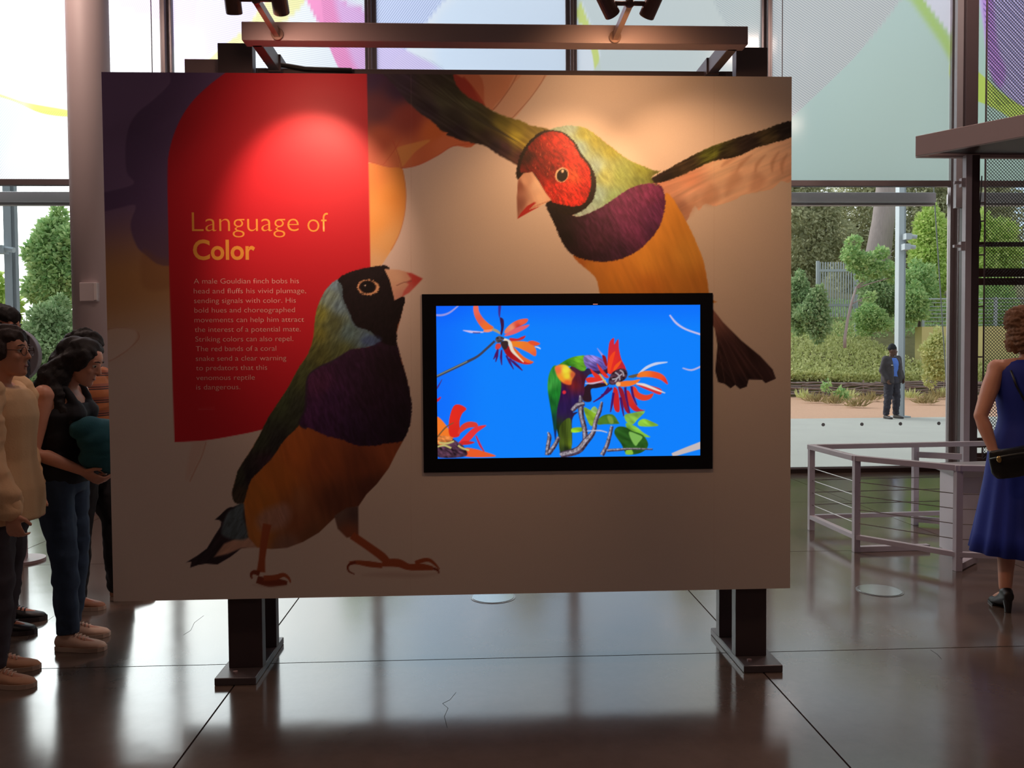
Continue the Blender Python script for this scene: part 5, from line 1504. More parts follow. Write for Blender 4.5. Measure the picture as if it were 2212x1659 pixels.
def outpost(u, v, Y, wpx, label, cams):
    p_ = onY(u, v, Y)
    rr = wpx / FPX * Y / 2
    o_ = empty('steel_post', (p_.x, Y, 0)); tag(o_, label, 'post', 'tall steel posts outside the windows')
    MB().box(-rr, rr * .35, -rr, rr, 0, 9).build('web', PSTM, o_)
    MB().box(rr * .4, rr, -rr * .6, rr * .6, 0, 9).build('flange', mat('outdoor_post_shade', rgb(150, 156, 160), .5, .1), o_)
    MB().box(-rr * 1.8, rr * 2.2, -rr * 1.5, rr * 1.5, 0, .03).build('base_plate', PSTM, o_)
    for du, vv in cams:
        q_ = onY(u + du, vv, Y)
        MB().box(q_.x - p_.x - .09, q_.x - p_.x + .05, -rr - .2, -rr, q_.z - .09, q_.z + .05).tube([(q_.x - p_.x, -rr - .1, q_.z), (q_.x - p_.x + .2, -rr - .12, q_.z - .03)], .05, 8).build('camera', PSTM, o_)
    return o_


outpost(1944, 800, 19.5, 17, 'tall pale steel post with small cameras beside the man outside', [(8, 512), (5, 534)])
outpost(26, 560, 15.0, 21, 'tall pale steel post outside the left window', [(-7, 540)])
gw = [onY(a_, b_, 17.5) for a_, b_ in ((2010, 300), (2020, 450), (2034, 640), (2048, 860), (2050, 905))]
gy = MB().tube([Vector((gw[0].x, 17.5, gw[0].z)), Vector((gw[-1].x, 17.5, 0))], .012, 6).build('stay_cable', mat('stay_cable_steel', rgb(120, 122, 118), .4, .4))
tag(gy, 'thin slanting steel stay cable in front of the bright maple', 'cable')

# left-hand view
LT = [
    (118, 448, 700, 150, 23, LG_MID, 'big round leafy tree outside the left window', 81, 14000, .14),
    (190, 560, 860, 260, 26, LG_MID, 'leafy tree hidden behind the round column', 82, 5000, .22),
    (110, 640, 860, 190, 19.5, LG_BLUE, 'grey-green bush below the big tree outside the left window', 83, 14000, .10),
    (-10, 575, 860, 110, 24, LG_BRIGHT, 'yellow-green bush at the far left edge, behind the steel post', 84, 3500, .2),
    (-120, 640, 860, 220, 27, LG_MID, 'leafy tree beyond the left edge of the view', 85, 3000, .25),
    (420, 520, 860, 330, 30, LG_MID, 'leafy tree outside, behind the big panel, toward the left', 86, 4000, .3),
]
for (u_, vt, vb_, w_, Y_, m_, lb, sd, n_, sz) in LT:
    tree(u_, vt, vb_, w_, Y_, m_, lb, sd, n_, sz, zbase=0 if Y_ < YG1 else None)
for k, (u_, w_) in enumerate(((800, 420), (1150, 420), (1480, 420))):
    tree(u_, 330, 830, 300, 44, LG_DARK if k else LG_MID, ('tall tree outside behind the middle of the big panel', 'tall dark tree outside behind the video monitor', 'tall dark tree outside behind the right part of the big panel')[k], 90 + k, 2500, .6, droop=.4)
# ------------------------------------------------------------------ people
def skin_mat(name, c):
    m = mat(name, c, .5, 0, .05, 18, .04, 260)
    b_ = [n_ for n_ in m.node_tree.nodes if n_.type == 'BSDF_PRINCIPLED'][0]
    b_.inputs['Subsurface Weight'].default_value = .12
    b_.inputs['Subsurface Radius'].default_value = (.02, .008, .004)
    return m


def loft(mb, secs, n=18, cap=.35):
    """sections (centre, half-width, half-depth, right, fwd) joined into a closed skin"""
    base = len(mb.v)
    R_ = []
    for s in secs:
        c, rx, ry = Vector(s[0]), s[1], s[2]
        a = Vector(s[3]) if len(s) > 3 else Vector((1, 0, 0))
        b_ = Vector(s[4]) if len(s) > 4 else Vector((0, 1, 0))
        R_.append((c, rx, ry, a, b_))
        for k in range(n):
            an = 2 * PI * k / n
            mb.v.append(tuple(c + a * (rx * math.cos(an)) + b_ * (ry * math.sin(an))))
    m = len(secs)
    for i in range(m - 1):
        for k in range(n):
            k2 = (k + 1) % n
            mb.f.append((base + i * n + k, base + i * n + k2, base + (i + 1) * n + k2, base + (i + 1) * n + k))
    for e, o_ in ((0, 1), (m - 1, m - 2)):
        c, rx, ry = R_[e][:3]
        d = (c - R_[o_][0]).normalized() * min(rx, ry) * cap
        mb.v.append(tuple(c + d))
        p = len(mb.v) - 1
        for k in range(n):
            k2 = (k + 1) % n
            mb.f.append((p, base + e * n + k2, base + e * n + k) if e == 0 else (p, base + e * n + k, base + e * n + k2))
    return mb


def limb(mb, pts, rs, n=14):
    mb.tube(pts, list(rs), n)
    for p, r_ in zip(pts, rs):
        mb.ball(p, r_ * .99, 12, 8)
    return mb


def fuse(name, mb, m, parent, voxel=.008, smooth=4, ratio=.4, wr=0.0, ws=(14, 14, 9), cut=None):
    """one continuous skin from overlapping solids"""
    me = mb.mesh(name + '_raw')
    bm = bmesh.new(); bm.from_mesh(me); bmesh.ops.recalc_face_normals(bm, faces=bm.faces); bm.to_mesh(me); bm.free()
    t_ = bpy.data.objects.new(name + '_raw', me); C.objects.link(t_)
    a = t_.modifiers.new('r', 'REMESH'); a.mode = 'VOXEL'; a.voxel_size = voxel
    if smooth:
        a = t_.modifiers.new('s', 'SMOOTH'); a.factor = .5; a.iterations = smooth
    if wr:
        dg = bpy.context.evaluated_depsgraph_get(); dg.update()
        me2 = bpy.data.meshes.new_from_object(t_.evaluated_get(dg))
        n_ = len(me2.vertices)
        co = np.empty(n_ * 3, np.float32); me2.vertices.foreach_get('co', co); co = co.reshape(-1, 3)
        no = np.array([v_.normal for v_ in me2.vertices], np.float32)
        h = vnoise(co[:, 0] * ws[0] + co[:, 1] * ws[1] * .7 + 50, co[:, 2] * ws[2] + co[:, 1] * 3 + 50) - .5
        h = h + .5 * (vnoise(co[:, 1] * ws[1] * 2 + 90, co[:, 2] * ws[2] * 2.3 + co[:, 0] * 6 + 20) - .5)
        co += no * (h * wr * 2)[:, None]
        me2.vertices.foreach_set('co', co.ravel())
        t_.modifiers.clear(); t_.data = me2
    if ratio < 1:
        a = t_.modifiers.new('d', 'DECIMATE'); a.ratio = ratio
    dg = bpy.context.evaluated_depsgraph_get(); dg.update()
    out_ = bpy.data.meshes.new_from_object(t_.evaluated_get(dg))
    out_.name = name
    bpy.data.objects.remove(t_)
    out_.polygons.foreach_set('use_smooth', [True] * len(out_.polygons))
    out_.materials.clear(); out_.materials.append(m)
    return obj_from_mesh(name, out_, parent)


def hand(mb, wrist, d, palm, side, k=1.0, curl=.5):
    """palm, four unequal bent fingers and a thumb; d = along the hand, palm = palm normal, side = thumb side"""
    d = Vector(d).normalized(); pn = Vector(palm); pn = (pn - d * pn.dot(d)).normalized(); sd = d.cross(pn)
    if sd.dot(Vector(side)) < 0: sd = -sd
    w = Vector(wrist)
    loft(mb, [(w - d * .02 * k, .026 * k, .019 * k, sd, pn), (w + d * .02 * k, .031 * k, .017 * k, sd, pn), (w + d * .06 * k, .041 * k, .015 * k, sd, pn), (w + d * .092 * k, .042 * k, .012 * k, sd, pn)], 14)
    for i, L_ in enumerate((.070, .079, .073, .057)):
        o_ = w + d * .085 * k + sd * (.033 - .0222 * i) * k
        a1, a2 = curl * .7, curl * 1.7
        p1 = o_ + (d * math.cos(a1 * .6) + pn * math.sin(a1 * .6)) * L_ * .45 * k
        p2 = p1 + (d * math.cos(a2) + pn * math.sin(a2)) * L_ * .32 * k
        p3 = p2 + (d * math.cos(a2 * 1.35) + pn * math.sin(a2 * 1.35)) * L_ * .26 * k
        limb(mb, [o_, p1, p2, p3], [.0092 * k, .0088 * k, .008 * k, .007 * k], 10)
    t0_ = w + d * .03 * k + sd * .026 * k
    t1_ = t0_ + (d * .55 + sd * .75 + pn * .25).normalized() * .04 * k
    t2_ = t1_ + (d * .85 + sd * .3 + pn * .45).normalized() * .032 * k
    limb(mb, [t0_, t1_, t2_], [.013 * k, .0105 * k, .0088 * k], 10)


def head_parts(mb, M, k):
    """face forward = +Y of M"""
    T = lambda p: M @ (Vector(p) * k)
    ax, ay = (M.to_3x3() @ Vector((1, 0, 0))), (M.to_3x3() @ Vector((0, 1, 0)))
    S = [(-.112, .028, .026, .062), (-.098, .043, .046, .045), (-.068, .056, .066, .026), (-.03, .066, .083, .01), (.015, .072, .093, .001), (.05, .0745, .096, -.005), (.08, .067, .085, -.009), (.103, .046, .058, -.012), (.114, .018, .022, -.012)]
    loft(mb, [(T((0, cy, z)), rx * k, ry * k, ax, ay) for z, rx, ry, cy in S], 20, .2)
    limb(mb, [T((0, .086, .022)), T((0, .102, -.008)), T((0, .110, -.024))], [.0085 * k, .0095 * k, .0108 * k], 10)
    for s in (-1, 1):
        mb.ball(T((s * .010, .097, -.027)), .0075 * k, 8, 6)
        mb.ball(T((s * .032, .080, .026)), .015 * k, 8, 6, (1.3, .8, .6))       # brow
        mb.ball(T((s * .036, .066, -.022)), .022 * k, 8, 6, (1, .9, 1))          # cheek
    mb.ball(T((0, .089, -.058)), .0125 * k, 10, 6, (1.6, .8, .55))
    mb.ball(T((0, .087, -.070)), .0120 * k, 10, 6, (1.4, .8, .6))
    mb.ball(T((0, .080, -.094)), .018 * k, 10, 6)
    for s in (-1, 1):
        c = T((s * .073, -.004, -.004))
        loft(mb, [(T((s * .070, -.002, -.03)), .006 * k, .008 * k, ax, ay), (T((s * .078, -.008, -.012)), .008 * k, .017 * k, ax, ay), (T((s * .082, -.012, .012)), .007 * k, .021 * k, ax, ay), (T((s * .078, -.010, .028)), .005 * k, .012 * k, ax, ay)], 10)


EYEW = mat('eye_white', rgb(210, 200, 196), .25)
EYEI = mat('eye_iris', rgb(30, 20, 16), .2)
LIP = mat('lips', rgb(150, 78, 72), .45)


def person(loc, rz, H, label, skin, sk=None, build=1.0, fem=True, hands=(1, 1), curl=.5, head=(0, 0, 0), voxel=.007, ratio=.35, drop=0.0):
    """continuous body in the given pose; returns body object, joints and head matrix"""
    k = H / 1.70
    J = dict(pel=(0, 0, .93), waist=(0, 0, 1.07), chest=(0, 0, 1.28), neck=(0, -.01, 1.435), head=(0, .02, 1.585),
             shL=(-.165, -.01, 1.385), shR=(.165, -.01, 1.385), elL=(-.20, -.03, 1.11), elR=(.20, -.03, 1.11), wrL=(-.205, .04, .87), wrR=(.205, .04, .87),
             hipL=(-.088, 0, .90), hipR=(.088, 0, .90), knL=(-.095, .015, .49), knR=(.095, .015, .49), anL=(-.095, -.02, .085), anR=(.095, -.02, .085))
    if not fem:
        J['shL'] = (-.19, -.01, 1.395); J['shR'] = (.19, -.01, 1.395); J['elL'] = (-.235, -.03, 1.11); J['elR'] = (.235, -.03, 1.11)
        J['wrL'] = (-.235, .05, .86); J['wrR'] = (.235, .05, .86)
    J.update(sk or {})
    J = {a: Vector(b_) * k for a, b_ in J.items()}
    mb = MB()
    w = build * k
    pel, wa, ch, ne = J['pel'], J['waist'], J['chest'], J['neck']
    hw = 1.0 if fem else .93
    sw = 1.0 if fem else 1.13
    shm = (J['shL'] + J['shR']) / 2
    loft(mb, [(pel + Vector((0, 0, -.09 * k)), .13 * w * hw, .10 * w), (pel, .168 * w * hw, .118 * w), (pel.lerp(wa, .5), .15 * w * hw, .108 * w), (wa, .125 * w * sw, .092 * w), (wa.lerp(ch, .5), .14 * w * sw, .103 * w), (ch, .155 * w * sw, .112 * w), (ch.lerp(shm, .75), .150 * w * sw, .095 * w), (shm + Vector((0, 0, .02 * k)), .10 * w * sw, .07 * w), (ne, .057 * k, .056 * k)], 22)
    if fem:
        for s in (-1, 1): mb.ball(ch + Vector((s * .064 * w, .072 * w, -.008)), .052 * w, 12, 8)
    hm = Matrix.Translation(J['head']) @ Euler((head[0], head[1], head[2])).to_matrix().to_4x4()
    limb(mb, [ne + Vector((0, -.01, -.05 * k)), ne, hm @ Vector((0, -.012 * k, -.07 * k))], [.062 * k, .054 * k, .052 * k])
    head_parts(mb, hm, k)
    for s, S in ((-1, 'L'), (1, 'R')):
        sh, el, wr = J['sh' + S], J['el' + S], J['wr' + S]
        limb(mb, [shm.lerp(sh, .45), sh, sh.lerp(el, .4), el, el.lerp(wr, .3), wr], [.06 * w, .052 * w * (1.1 if not fem else 1), .046 * w, .036 * w, .037 * w, .024 * k])
        hi, kn, an = J['hip' + S], J['kn' + S], J['an' + S]
        limb(mb, [hi, hi.lerp(kn, .35), kn, kn.lerp(an, .3), an], [.088 * w, .078 * w, .052 * w, .053 * w, .034 * k])
        fd = Vector((s * .12, 1, 0)).normalized()
        limb(mb, [an + Vector((0, 0, -.045 * k)) - fd * .02, an + Vector((0, 0, -.04 * k - drop * .6)) + fd * .06 * k, an + Vector((0, 0, -.055 * k - drop)) + fd * .14 * k], [(.034 if not drop else .026) * k, (.034 if not drop else .026) * k, (.024 if not drop else .018) * k])
        if hands[0 if s < 0 else 1]:
            d = (wr - el).normalized()
            hd = J.get('hd' + S)
            if hd is not None: d = hd.normalized()
            pal = J.get('pm' + S, Vector((-s, 0, 0)))
            sid = J.get('th' + S, Vector((0, 1, 0)))
            hand(mb, wr, d, pal, sid, k, curl)
    body = fuse('person', mb, skin, None, voxel, 3, ratio)
    body.location = loc; body.rotation_euler = (0, 0, rz)
    tag(body, label, 'person')
    for s in (-1, 1):
        e = hm @ Vector((s * .031 * k, .0765 * k, .010 * k))
        eo = MB().ball(e, .0125 * k, 10, 8).build('eye', EYEW, body, smooth=True)
        fw = (hm.to_3x3() @ Vector((s * .25, 1, -.12))).normalized()
        MB().ball(e + fw * .0062 * k, .0078 * k, 10, 8).build('iris', EYEI, eo, smooth=True)
    T = lambda p: hm @ (Vector(p) * k)
    MB().ball(T((0, .0945, -.0635)), .0075 * k, 10, 6, (2.2, .5, .75)).build('lips', LIP, body, smooth=True)
    return body, J, hm, k


def brows(body, hm, k, m):
    for s in (-1, 1):
        MB().tube([hm @ (Vector(p) * k) for p in ((s * .016, .0955, .0345), (s * .032, .092, .0375), (s * .047, .079, .032))], [.003 * k, .0036 * k, .002 * k], 6).build('eyebrow', m, body, smooth=True)


def hair(body, hm, k, m, blobs, name='hair', voxel=.007, wr=.006, ws=(60, 60, 30), ratio=.5, extra=None):
    mb = MB()
    for c, r_, s_ in blobs:
        b_ = MB().ball((0, 0, 0), 1.0, 18, 12, s_)
        b_.v = [tuple(hm @ ((Vector(c) + Vector(p) * r_) * k)) for p in b_.v]
        mb.add(b_.v, b_.f)
    if extra: extra(mb)
    return fuse(name, mb, m, body, voxel, 2, ratio, wr, ws)


SKULL = [((0, -.024, .034), 1, (.088, .104, .098)), ((0, .014, .066), 1, (.078, .083, .064))]


def trousers(body, J, k, m, w, top=.99, hem=.085, flare=1.0, loose=1.13, wr=.007, name='trousers'):
    mb = MB()
    pel, wa = J['pel'], J['waist']
    loft(mb, [(pel + Vector((0, 0, -.10 * k)), .135 * w * loose, .108 * w * loose), (pel, .170 * w * loose * .97, .122 * w * loose), (pel.lerp(wa, .4), .155 * w * loose, .115 * w * loose), (Vector((wa.x, wa.y, top * k)), .142 * w * loose, .108 * w * loose)], 22, .1)
    for S in 'LR':
        hi, kn, an = J['hip' + S], J['kn' + S], J['an' + S]
        e = Vector((an.x, an.y, hem * k))
        limb(mb, [hi, hi.lerp(kn, .35), kn, kn.lerp(e, .35)], [.092 * w * loose, .083 * w * loose, .060 * w * loose, .060 * w * loose * flare])
        loft(mb, [(kn, .060 * w * loose, .060 * w * loose), (kn.lerp(e, .4), .059 * w * loose * flare, .060 * w * loose * flare), (kn.lerp(e, .8), .050 * w * loose * flare * flare, .053 * w * loose * flare * flare), (e, .050 * w * loose * flare * flare, .054 * w * loose * flare * flare)], 16, .02)
    return fuse(name, mb, m, body, .009, 3, .4, wr, (20, 20, 16))


def shoes(body, J, k, m, sole_m, L_=.27, high=.085, heel=0.0, lace=None, chunky=1.0):
    for s, S in ((-1, 'L'), (1, 'R')):
        an = J['an' + S]
        fd = Vector((s * .10, 1, 0)).normalized(); sd = Vector((fd.y, -fd.x, 0)); up = Vector((0, 0, 1))
        o_ = Vector((an.x, an.y, 0)) - fd * .062 * k
        q_ = lambda a, z: o_ + fd * a * k + up * z * k
        secs = [(0.0, .026, .030, .045), (.03, .033, .043, .055), (.075, .036, .046, .052), (.115, .040, .034, .044), (.16, .045, .026, .035), (.205, .045, .022, .030), (.245, .034, .017, .026), (.265, .016, .010, .021)]
        mb = MB()
        loft(mb, [(q_(a * L_ / .27, zc + heel * max(0, 1 - a / .14)), rx * k * chunky, rz * k, sd, up) for a, rx, rz, zc in secs], 18, .3)
        limb(mb, [q_(.045, .06 + heel), q_(.05, high + heel)], [.036 * k, .037 * k])
        sh = fuse('shoe', mb, m, body, .006, 3, .5)
        sb = MB()
        rows = [(0.0, .022), (.03, .034), (.10, .038), (.16, .047), (.205, .047), (.245, .036), (.268, .014)]
        ring = [q_(a * L_ / .27, 0) + sd * r_ * k * chunky for a, r_ in rows] + [q_(a * L_ / .27, 0) - sd * r_ * k * chunky for a, r_ in reversed(rows)]
        if heel <= 0:
            sb.prism([Vector((p.x, p.y, .001)) for p in ring], (0, 0, .022 * k))
        else:
            sb.prism([Vector((p.x, p.y, .001)) for p in [q_(.14, 0) + sd * .04, q_(.24, 0) + sd * .03, q_(.24, 0) - sd * .03, q_(.14, 0) - sd * .04]], (0, 0, .012))
            loft(sb, [(q_(.02, .002), .017, .017), (q_(.02, heel * .5), .019, .02), (q_(.03, heel + .03), .027, .03)], 12, .02)
        sb.build('sole', sole_m, sh)
        if lace is not None:
            for i in range(4):
                c = q_(.105 + .018 * i, .083 - .007 * i)
                MB().tube([c - sd * .024 * k, c + up * .006 * k, c + sd * .024 * k + fd * .008], .0035 * k, 6).build('lace', lace, sh, smooth=True)


def top_garment(name, body, J, k, m, w, zlow, grow=.014, sleeve=None, wr=.006, lowr=1.0, fem=True, bust=True, neck=True, voxel=.009, ws=(12, 12, 18), extra=None, arms='LR', zhi=None):
    """fitted or loose upper garment; sleeve: None, or fraction of the arm covered"""
    mb = MB()
    pel, wa, ch, ne = J['pel'], J['waist'], J['chest'], J['neck']
    shm = (J['shL'] + J['shR']) / 2
    sw = 1.0 if fem else 1.13
    hw = 1.0 if fem else .95
    lo = Vector((pel.x, pel.y, zlow * k))
    S = [(lo, .160 * w * hw * lowr + grow, .118 * w * lowr + grow)]
    if zlow * k < pel.z - .03: S.append((pel, .168 * w * hw * lowr + grow, .12 * w * lowr + grow))
    S += [(wa, .128 * w * sw * lowr + grow, .096 * w * lowr + grow), (wa.lerp(ch, .5), .142 * w * sw + grow, .106 * w + grow), (ch, .157 * w * sw + grow, .116 * w + grow), (ch.lerp(shm, .75), .150 * w * sw + grow, .097 * w + grow)]
    if neck: S += [(shm + Vector((0, 0, .025 * k)), .10 * w * sw + grow, .068 * w + grow), (ne + Vector((0, 0, -.012)), .062 * k + grow * .5, .060 * k + grow * .5)]
    loft(mb, S, 22, .02)
    if fem and bust:
        for s in (-1, 1): mb.ball(ch + Vector((s * .068 * w, .085 * w, -.005)), .058 * w + grow, 12, 8)
    if sleeve:
        for A in arms:
            sh, el, wr_ = J['sh' + A], J['el' + A], J['wr' + A]
            end = sh.lerp(el, min(sleeve * 2, 1)) if sleeve <= .5 else el.lerp(wr_, (sleeve - .5) * 2)
            P_ = [shm.lerp(sh, .45), sh, sh.lerp(el, .45)] + ([el, el.lerp(end, .5), end] if sleeve > .5 else [end])
            g_ = grow * 1.15
            rr = [.062 * w + g_, .056 * w + g_, .050 * w + g_] + ([.042 * w + g_, .042 * w + g_, .033 * w + g_] if sleeve > .5 else [.048 * w + g_])
            limb(mb, P_, rr)
    if extra: extra(mb)
    return fuse(name, mb, m, body, voxel, 3, .4, wr, ws)


DENIM = mat('dark_denim', rgb(58, 66, 88), .85, 0, .12, 60, .1, 400)
DENIM2 = mat('blue_denim', rgb(52, 72, 98), .85, 0, .15, 60, .1, 400)
SOLE = mat('shoe_sole', rgb(200, 176, 160), .6)
CREAMSHOE = mat('cream_shoe', rgb(222, 186, 164), .7, 0, .05, 40)
LACE = mat('shoe_lace', rgb(226, 196, 176), .8)
BLK = mat('black_cloth', rgb(24, 21, 26), .8, 0, .1, 60, .1, 300)
BLKSHOE = mat('black_shoe', rgb(28, 25, 28), .45)
HAIR1 = mat('dark_brown_hair', rgb(44, 28, 26), .7, 0, .25, 90, .25, 300, stretch=(1, 1, .3))
HAIR2 = mat('black_hair', rgb(24, 17, 19), .7, 0, .25, 90, .25, 300, stretch=(1, 1, .3))
HAIR3 = mat('curly_brown_hair', rgb(128, 92, 68), .8, 0, .35, 50, .3, 160)
SK1 = skin_mat('skin_tan', rgb(206, 148, 122))
SK2 = skin_mat('skin_fair', rgb(214, 156, 132))
SK3 = skin_mat('skin_deep', rgb(92, 60, 46))
SK4 = skin_mat('skin_warm', rgb(196, 130, 106))

# (a) woman in a cream jacket and glasses, cut by the left edge, looking right
la = onZ(6, 1466, 0)
bo, J, hm, k = person((onY(12, 1466, 4.0).x, 4.0, 0), -PI / 2, 1.655, 'woman in a cream jacket, jeans and glasses standing in profile at the left edge', SK1,
                      dict(shR=(.168, .02, 1.385), elR=(.24, .06, 1.10), wrR=(.22, .165, .855), hdR=(0, .18, -1), pmR=(-1, .2, 0), head=(0, .045, 1.583), neck=(0, .0, 1.432), knR=(.095, .03, .49), anR=(.1, .0, .085), anL=(-.1, -.10, .085), knL=(-.1, -.04, .49)), head=(-.02, 0, 0), curl=.75)
brows(bo, hm, k, HAIR1)
hair(bo, hm, k, HAIR1, [((0, -.030, .038), 1, (.089, .102, .098)), ((0, .006, .070), 1, (.079, .083, .062)), ((.070, -.004, .01), 1, (.026, .048, .058)), ((-.070, -.004, .01), 1, (.026, .048, .058)), ((0, -.06, .0), 1, (.075, .070, .09)), ((.0, -.125, .02), 1, (.045, .045, .05)), ((.06, -.02, .01), 1, (.026, .045, .055)), ((-.06, -.02, .01), 1, (.026, .045, .055))])
JKT = mat('cream_jacket', rgb(222, 184, 142), .8, 0, .05, 12, .1, 120)


def hood(mb):
    loft(mb, [((0, -.10, 1.37 * k), .15, .05), ((0, -.12, 1.43 * k), .16, .07), ((0, -.09, 1.47 * k), .12, .07)], 16)
    limb(mb, [(-.13, .0, 1.42 * k), (-.07, .09, 1.37 * k), (0, .12, 1.32 * k), (.07, .09, 1.37 * k), (.13, 0, 1.42 * k), (.10, -.1, 1.44 * k), (-.10, -.1, 1.44 * k)], [.034] * 7)


top_garment('jacket', bo, J, k, JKT, k * 1.02, .78, .044, None, .007, 1.10, extra=hood, ws=(17, 17, 5), bust=False)
for A in 'LR':
    sl = MB()
    sh_, el_, wr_ = J['sh' + A], J['el' + A], J['wr' + A]
    limb(sl, [sh_ * .92 + Vector((0, 0, .08 * sh_.z)), sh_, sh_.lerp(el_, .5), el_, el_.lerp(wr_, .4), el_.lerp(wr_, .78), el_.lerp(wr_, .93)], [.085, .094, .088, .080, .078, .074, .058])
    fuse('sleeve', sl, JKT, bo, .008, 3, .4, .010, (14, 14, 20))
cf = J['elR'].lerp(J['wrR'], .88); c2 = J['elR'].lerp(J['wrR'], .99)
lm = MB(); limb(lm, [cf, c2], [.058, .050]); fuse('sleeve_cuff', lm, JKT, bo, .008, 2, .5, .005)
MB().ball(J['shR'] + Vector((.045, .075, -.04)), .013, 10, 6, (.3, 1, .8)).build('sleeve_badge', mat('brown_badge', rgb(84, 48, 34), .6), bo)
trousers(bo, J, k, mat('slate_jeans', rgb(66, 62, 72), .85, 0, .12, 60, .1, 400), k)
shoes(bo, J, k, mat('sand_trainer', rgb(210, 160, 130), .7, 0, .05, 40), SOLE, lace=LACE)
gm = mat('spectacle_metal', rgb(70, 48, 44), .3, .6)
gl = MB()
for s in (-1, 1):
    ring = [hm @ (Vector((s * .034 + .023 * math.cos(a), .105 - .004 * abs(math.cos(a)), .006 + .021 * math.sin(a))) * k) for a in np.linspace(0, 2 * PI, 19)]
    gl.tube(ring, .0016, 6)
    gl.tube([hm @ (Vector(p) * k) for p in ((s * .057, .102, .012), (s * .072, .06, .012), (s * .080, .0, .012), (s * .078, -.02, .0))], .0017, 6)
gl.tube([hm @ (Vector(p) * k) for p in ((-.011, .106, .010), (0, .109, .013), (.011, .106, .010))], .0016, 6)
gl.build('spectacles', gm, bo, smooth=True)

# (b) tall man with black hair behind her
lb = onZ(20, 1358, 0)
bo, J, hm, k = person((onY(0, 1350, 4.78).x, 4.78, 0), -PI / 2, 1.80, 'dark-haired man in navy at the left edge, mostly hidden behind the woman in cream', SK4, dict(head=(0, .04, 1.585), anR=(.1, .045, .085), knR=(.1, .04, .49)), fem=False, head=(-.12, 0, 0))
brows(bo, hm, k, HAIR2)
hair(bo, hm, k, HAIR2, SKULL + [((0, .02, .085), 1, (.062, .075, .045)), ((0, -.05, .01), 1, (.078, .068, .085))], wr=.010)
top_garment('sweatshirt', bo, J, k, mat('navy_cloth', rgb(34, 34, 50), .85, 0, .08, 30), k, .86, .028, .97, .009, 1.05, fem=False)
trousers(bo, J, k, mat('charcoal_trousers', rgb(46, 42, 50), .85, 0, .1, 40), k, hem=.055)
shoes(bo, J, k, BLKSHOE, mat('grey_sole', rgb(74, 68, 72), .6), lace=BLKSHOE)

# (c) woman in a tank top hugging a teal jacket, looking down to the right
bo, J, hm, k = person((onY(142, 1395, 4.47).x, 4.47, 0), -PI / 2, 1.655, 'woman with long wavy hair in a black tank top and jeans, hugging a teal jacket', SK2,
                      dict(head=(0, .125, 1.535), neck=(0, .035, 1.415), chest=(0, .02, 1.27), shL=(-.155, .03, 1.365), shR=(.165, .0, 1.365), waist=(0, .0, 1.07), pel=(0, -.01, .93), elR=(.20, -.045, 1.075), wrR=(.14, .165, .965), hdR=(-.25, .75, -.55), pmR=(-.5, -.2, .8), thR=(-.3, .3, .9),
                           elL=(-.18, .08, 1.08), wrL=(-.02, .24, .99), hdL=(.7, .3, -.2), pmL=(0, -.9, .4), thL=(0, .3, 1), anR=(.095, .06, .085), anL=(-.10, -.02, .085), knR=(.095, .05, .49), knL=(-.10, .02, .49)), head=(-.42, 0, 0), curl=.55, build=1.03, voxel=.006)
brows(bo, hm, k, HAIR2)


def long_hair(mb):
    q_ = lambda p: hm @ (Vector(p) * k)
    for sx in (-1, 1):
        limb(mb, [q_((sx * .055, -.03, .05)), q_((sx * .075, -.05, -.02)), Vector((sx * .10, .00, 1.47 * k)), Vector((sx * .115, .02, 1.38 * k)), Vector((sx * .11, .055 if sx < 0 else .05, 1.30 * k)), Vector((sx * .095, .105, 1.22 * k))], [.04, .048, .058, .056, .045, .022])
    limb(mb, [q_((0, -.07, .03)), q_((0, -.085, -.03)), Vector((0, .0, 1.45 * k)), Vector((0.02, -.05, 1.38 * k)), Vector((.03, -.085, 1.30 * k)), Vector((.02, -.09, 1.21 * k))], [.07, .075, .082, .085, .07, .03])
    limb(mb, [q_((.05, -.05, -.01)), Vector((.09, .01, 1.43 * k)), Vector((.10, -.045, 1.35 * k)), Vector((.09, -.08, 1.26 * k))], [.055, .066, .062, .03])


hair(bo, hm, k, HAIR2, [((0, -.030, .034), 1, (.088, .102, .098)), ((0, -.004, .07), 1, (.077, .083, .060)), ((0, -.05, .01), 1, (.084, .075, .09)), ((.066, .008, .015), 1, (.034, .058, .070)), ((-.066, .008, .015), 1, (.034, .058, .070)), ((0, -.02, .05), 1, (.092, .096, .085))], wr=.009, ws=(34, 34, 26), extra=long_hair, ratio=.5)


def straps(mb):
    for s in (-1, 1):
        limb(mb, [J['chest'] + Vector((s * .085, .10, .03)), J['chest'] + Vector((s * .095, .06, .115)), J['chest'] + Vector((s * .09, -.0, .14)), J['chest'] + Vector((s * .07, -.09, .08))], [.022, .02, .02, .022])


mbt = MB()
loft(mbt, [(Vector((J['pel'].x, J['pel'].y, .88 * k)), .185, .140), (J['pel'] + Vector((0, 0, .04)), .178, .132), (J['waist'], .143, .112), (J['waist'].lerp(J['chest'], .5), .156, .122), (J['chest'] + Vector((0, 0, -.01)), .168, .130), (J['chest'] + Vector((0, .0, .045)), .150, .118)], 22, .02)
for s in (-1, 1): mbt.ball(J['chest'] + Vector((s * .066, .078, -.006)), .068, 12, 8)
straps(mbt)
fuse('tank_top', mbt, mat('black_tank_top', rgb(26, 28, 36), .85, 0, .1, 60), bo, .008, 3, .4, .006, (12, 12, 18))
trousers(bo, J, k, DENIM2, k * 1.02, loose=1.06)
shoes(bo, J, k, CREAMSHOE, SOLE, lace=LACE, high=.10, chunky=1.12)
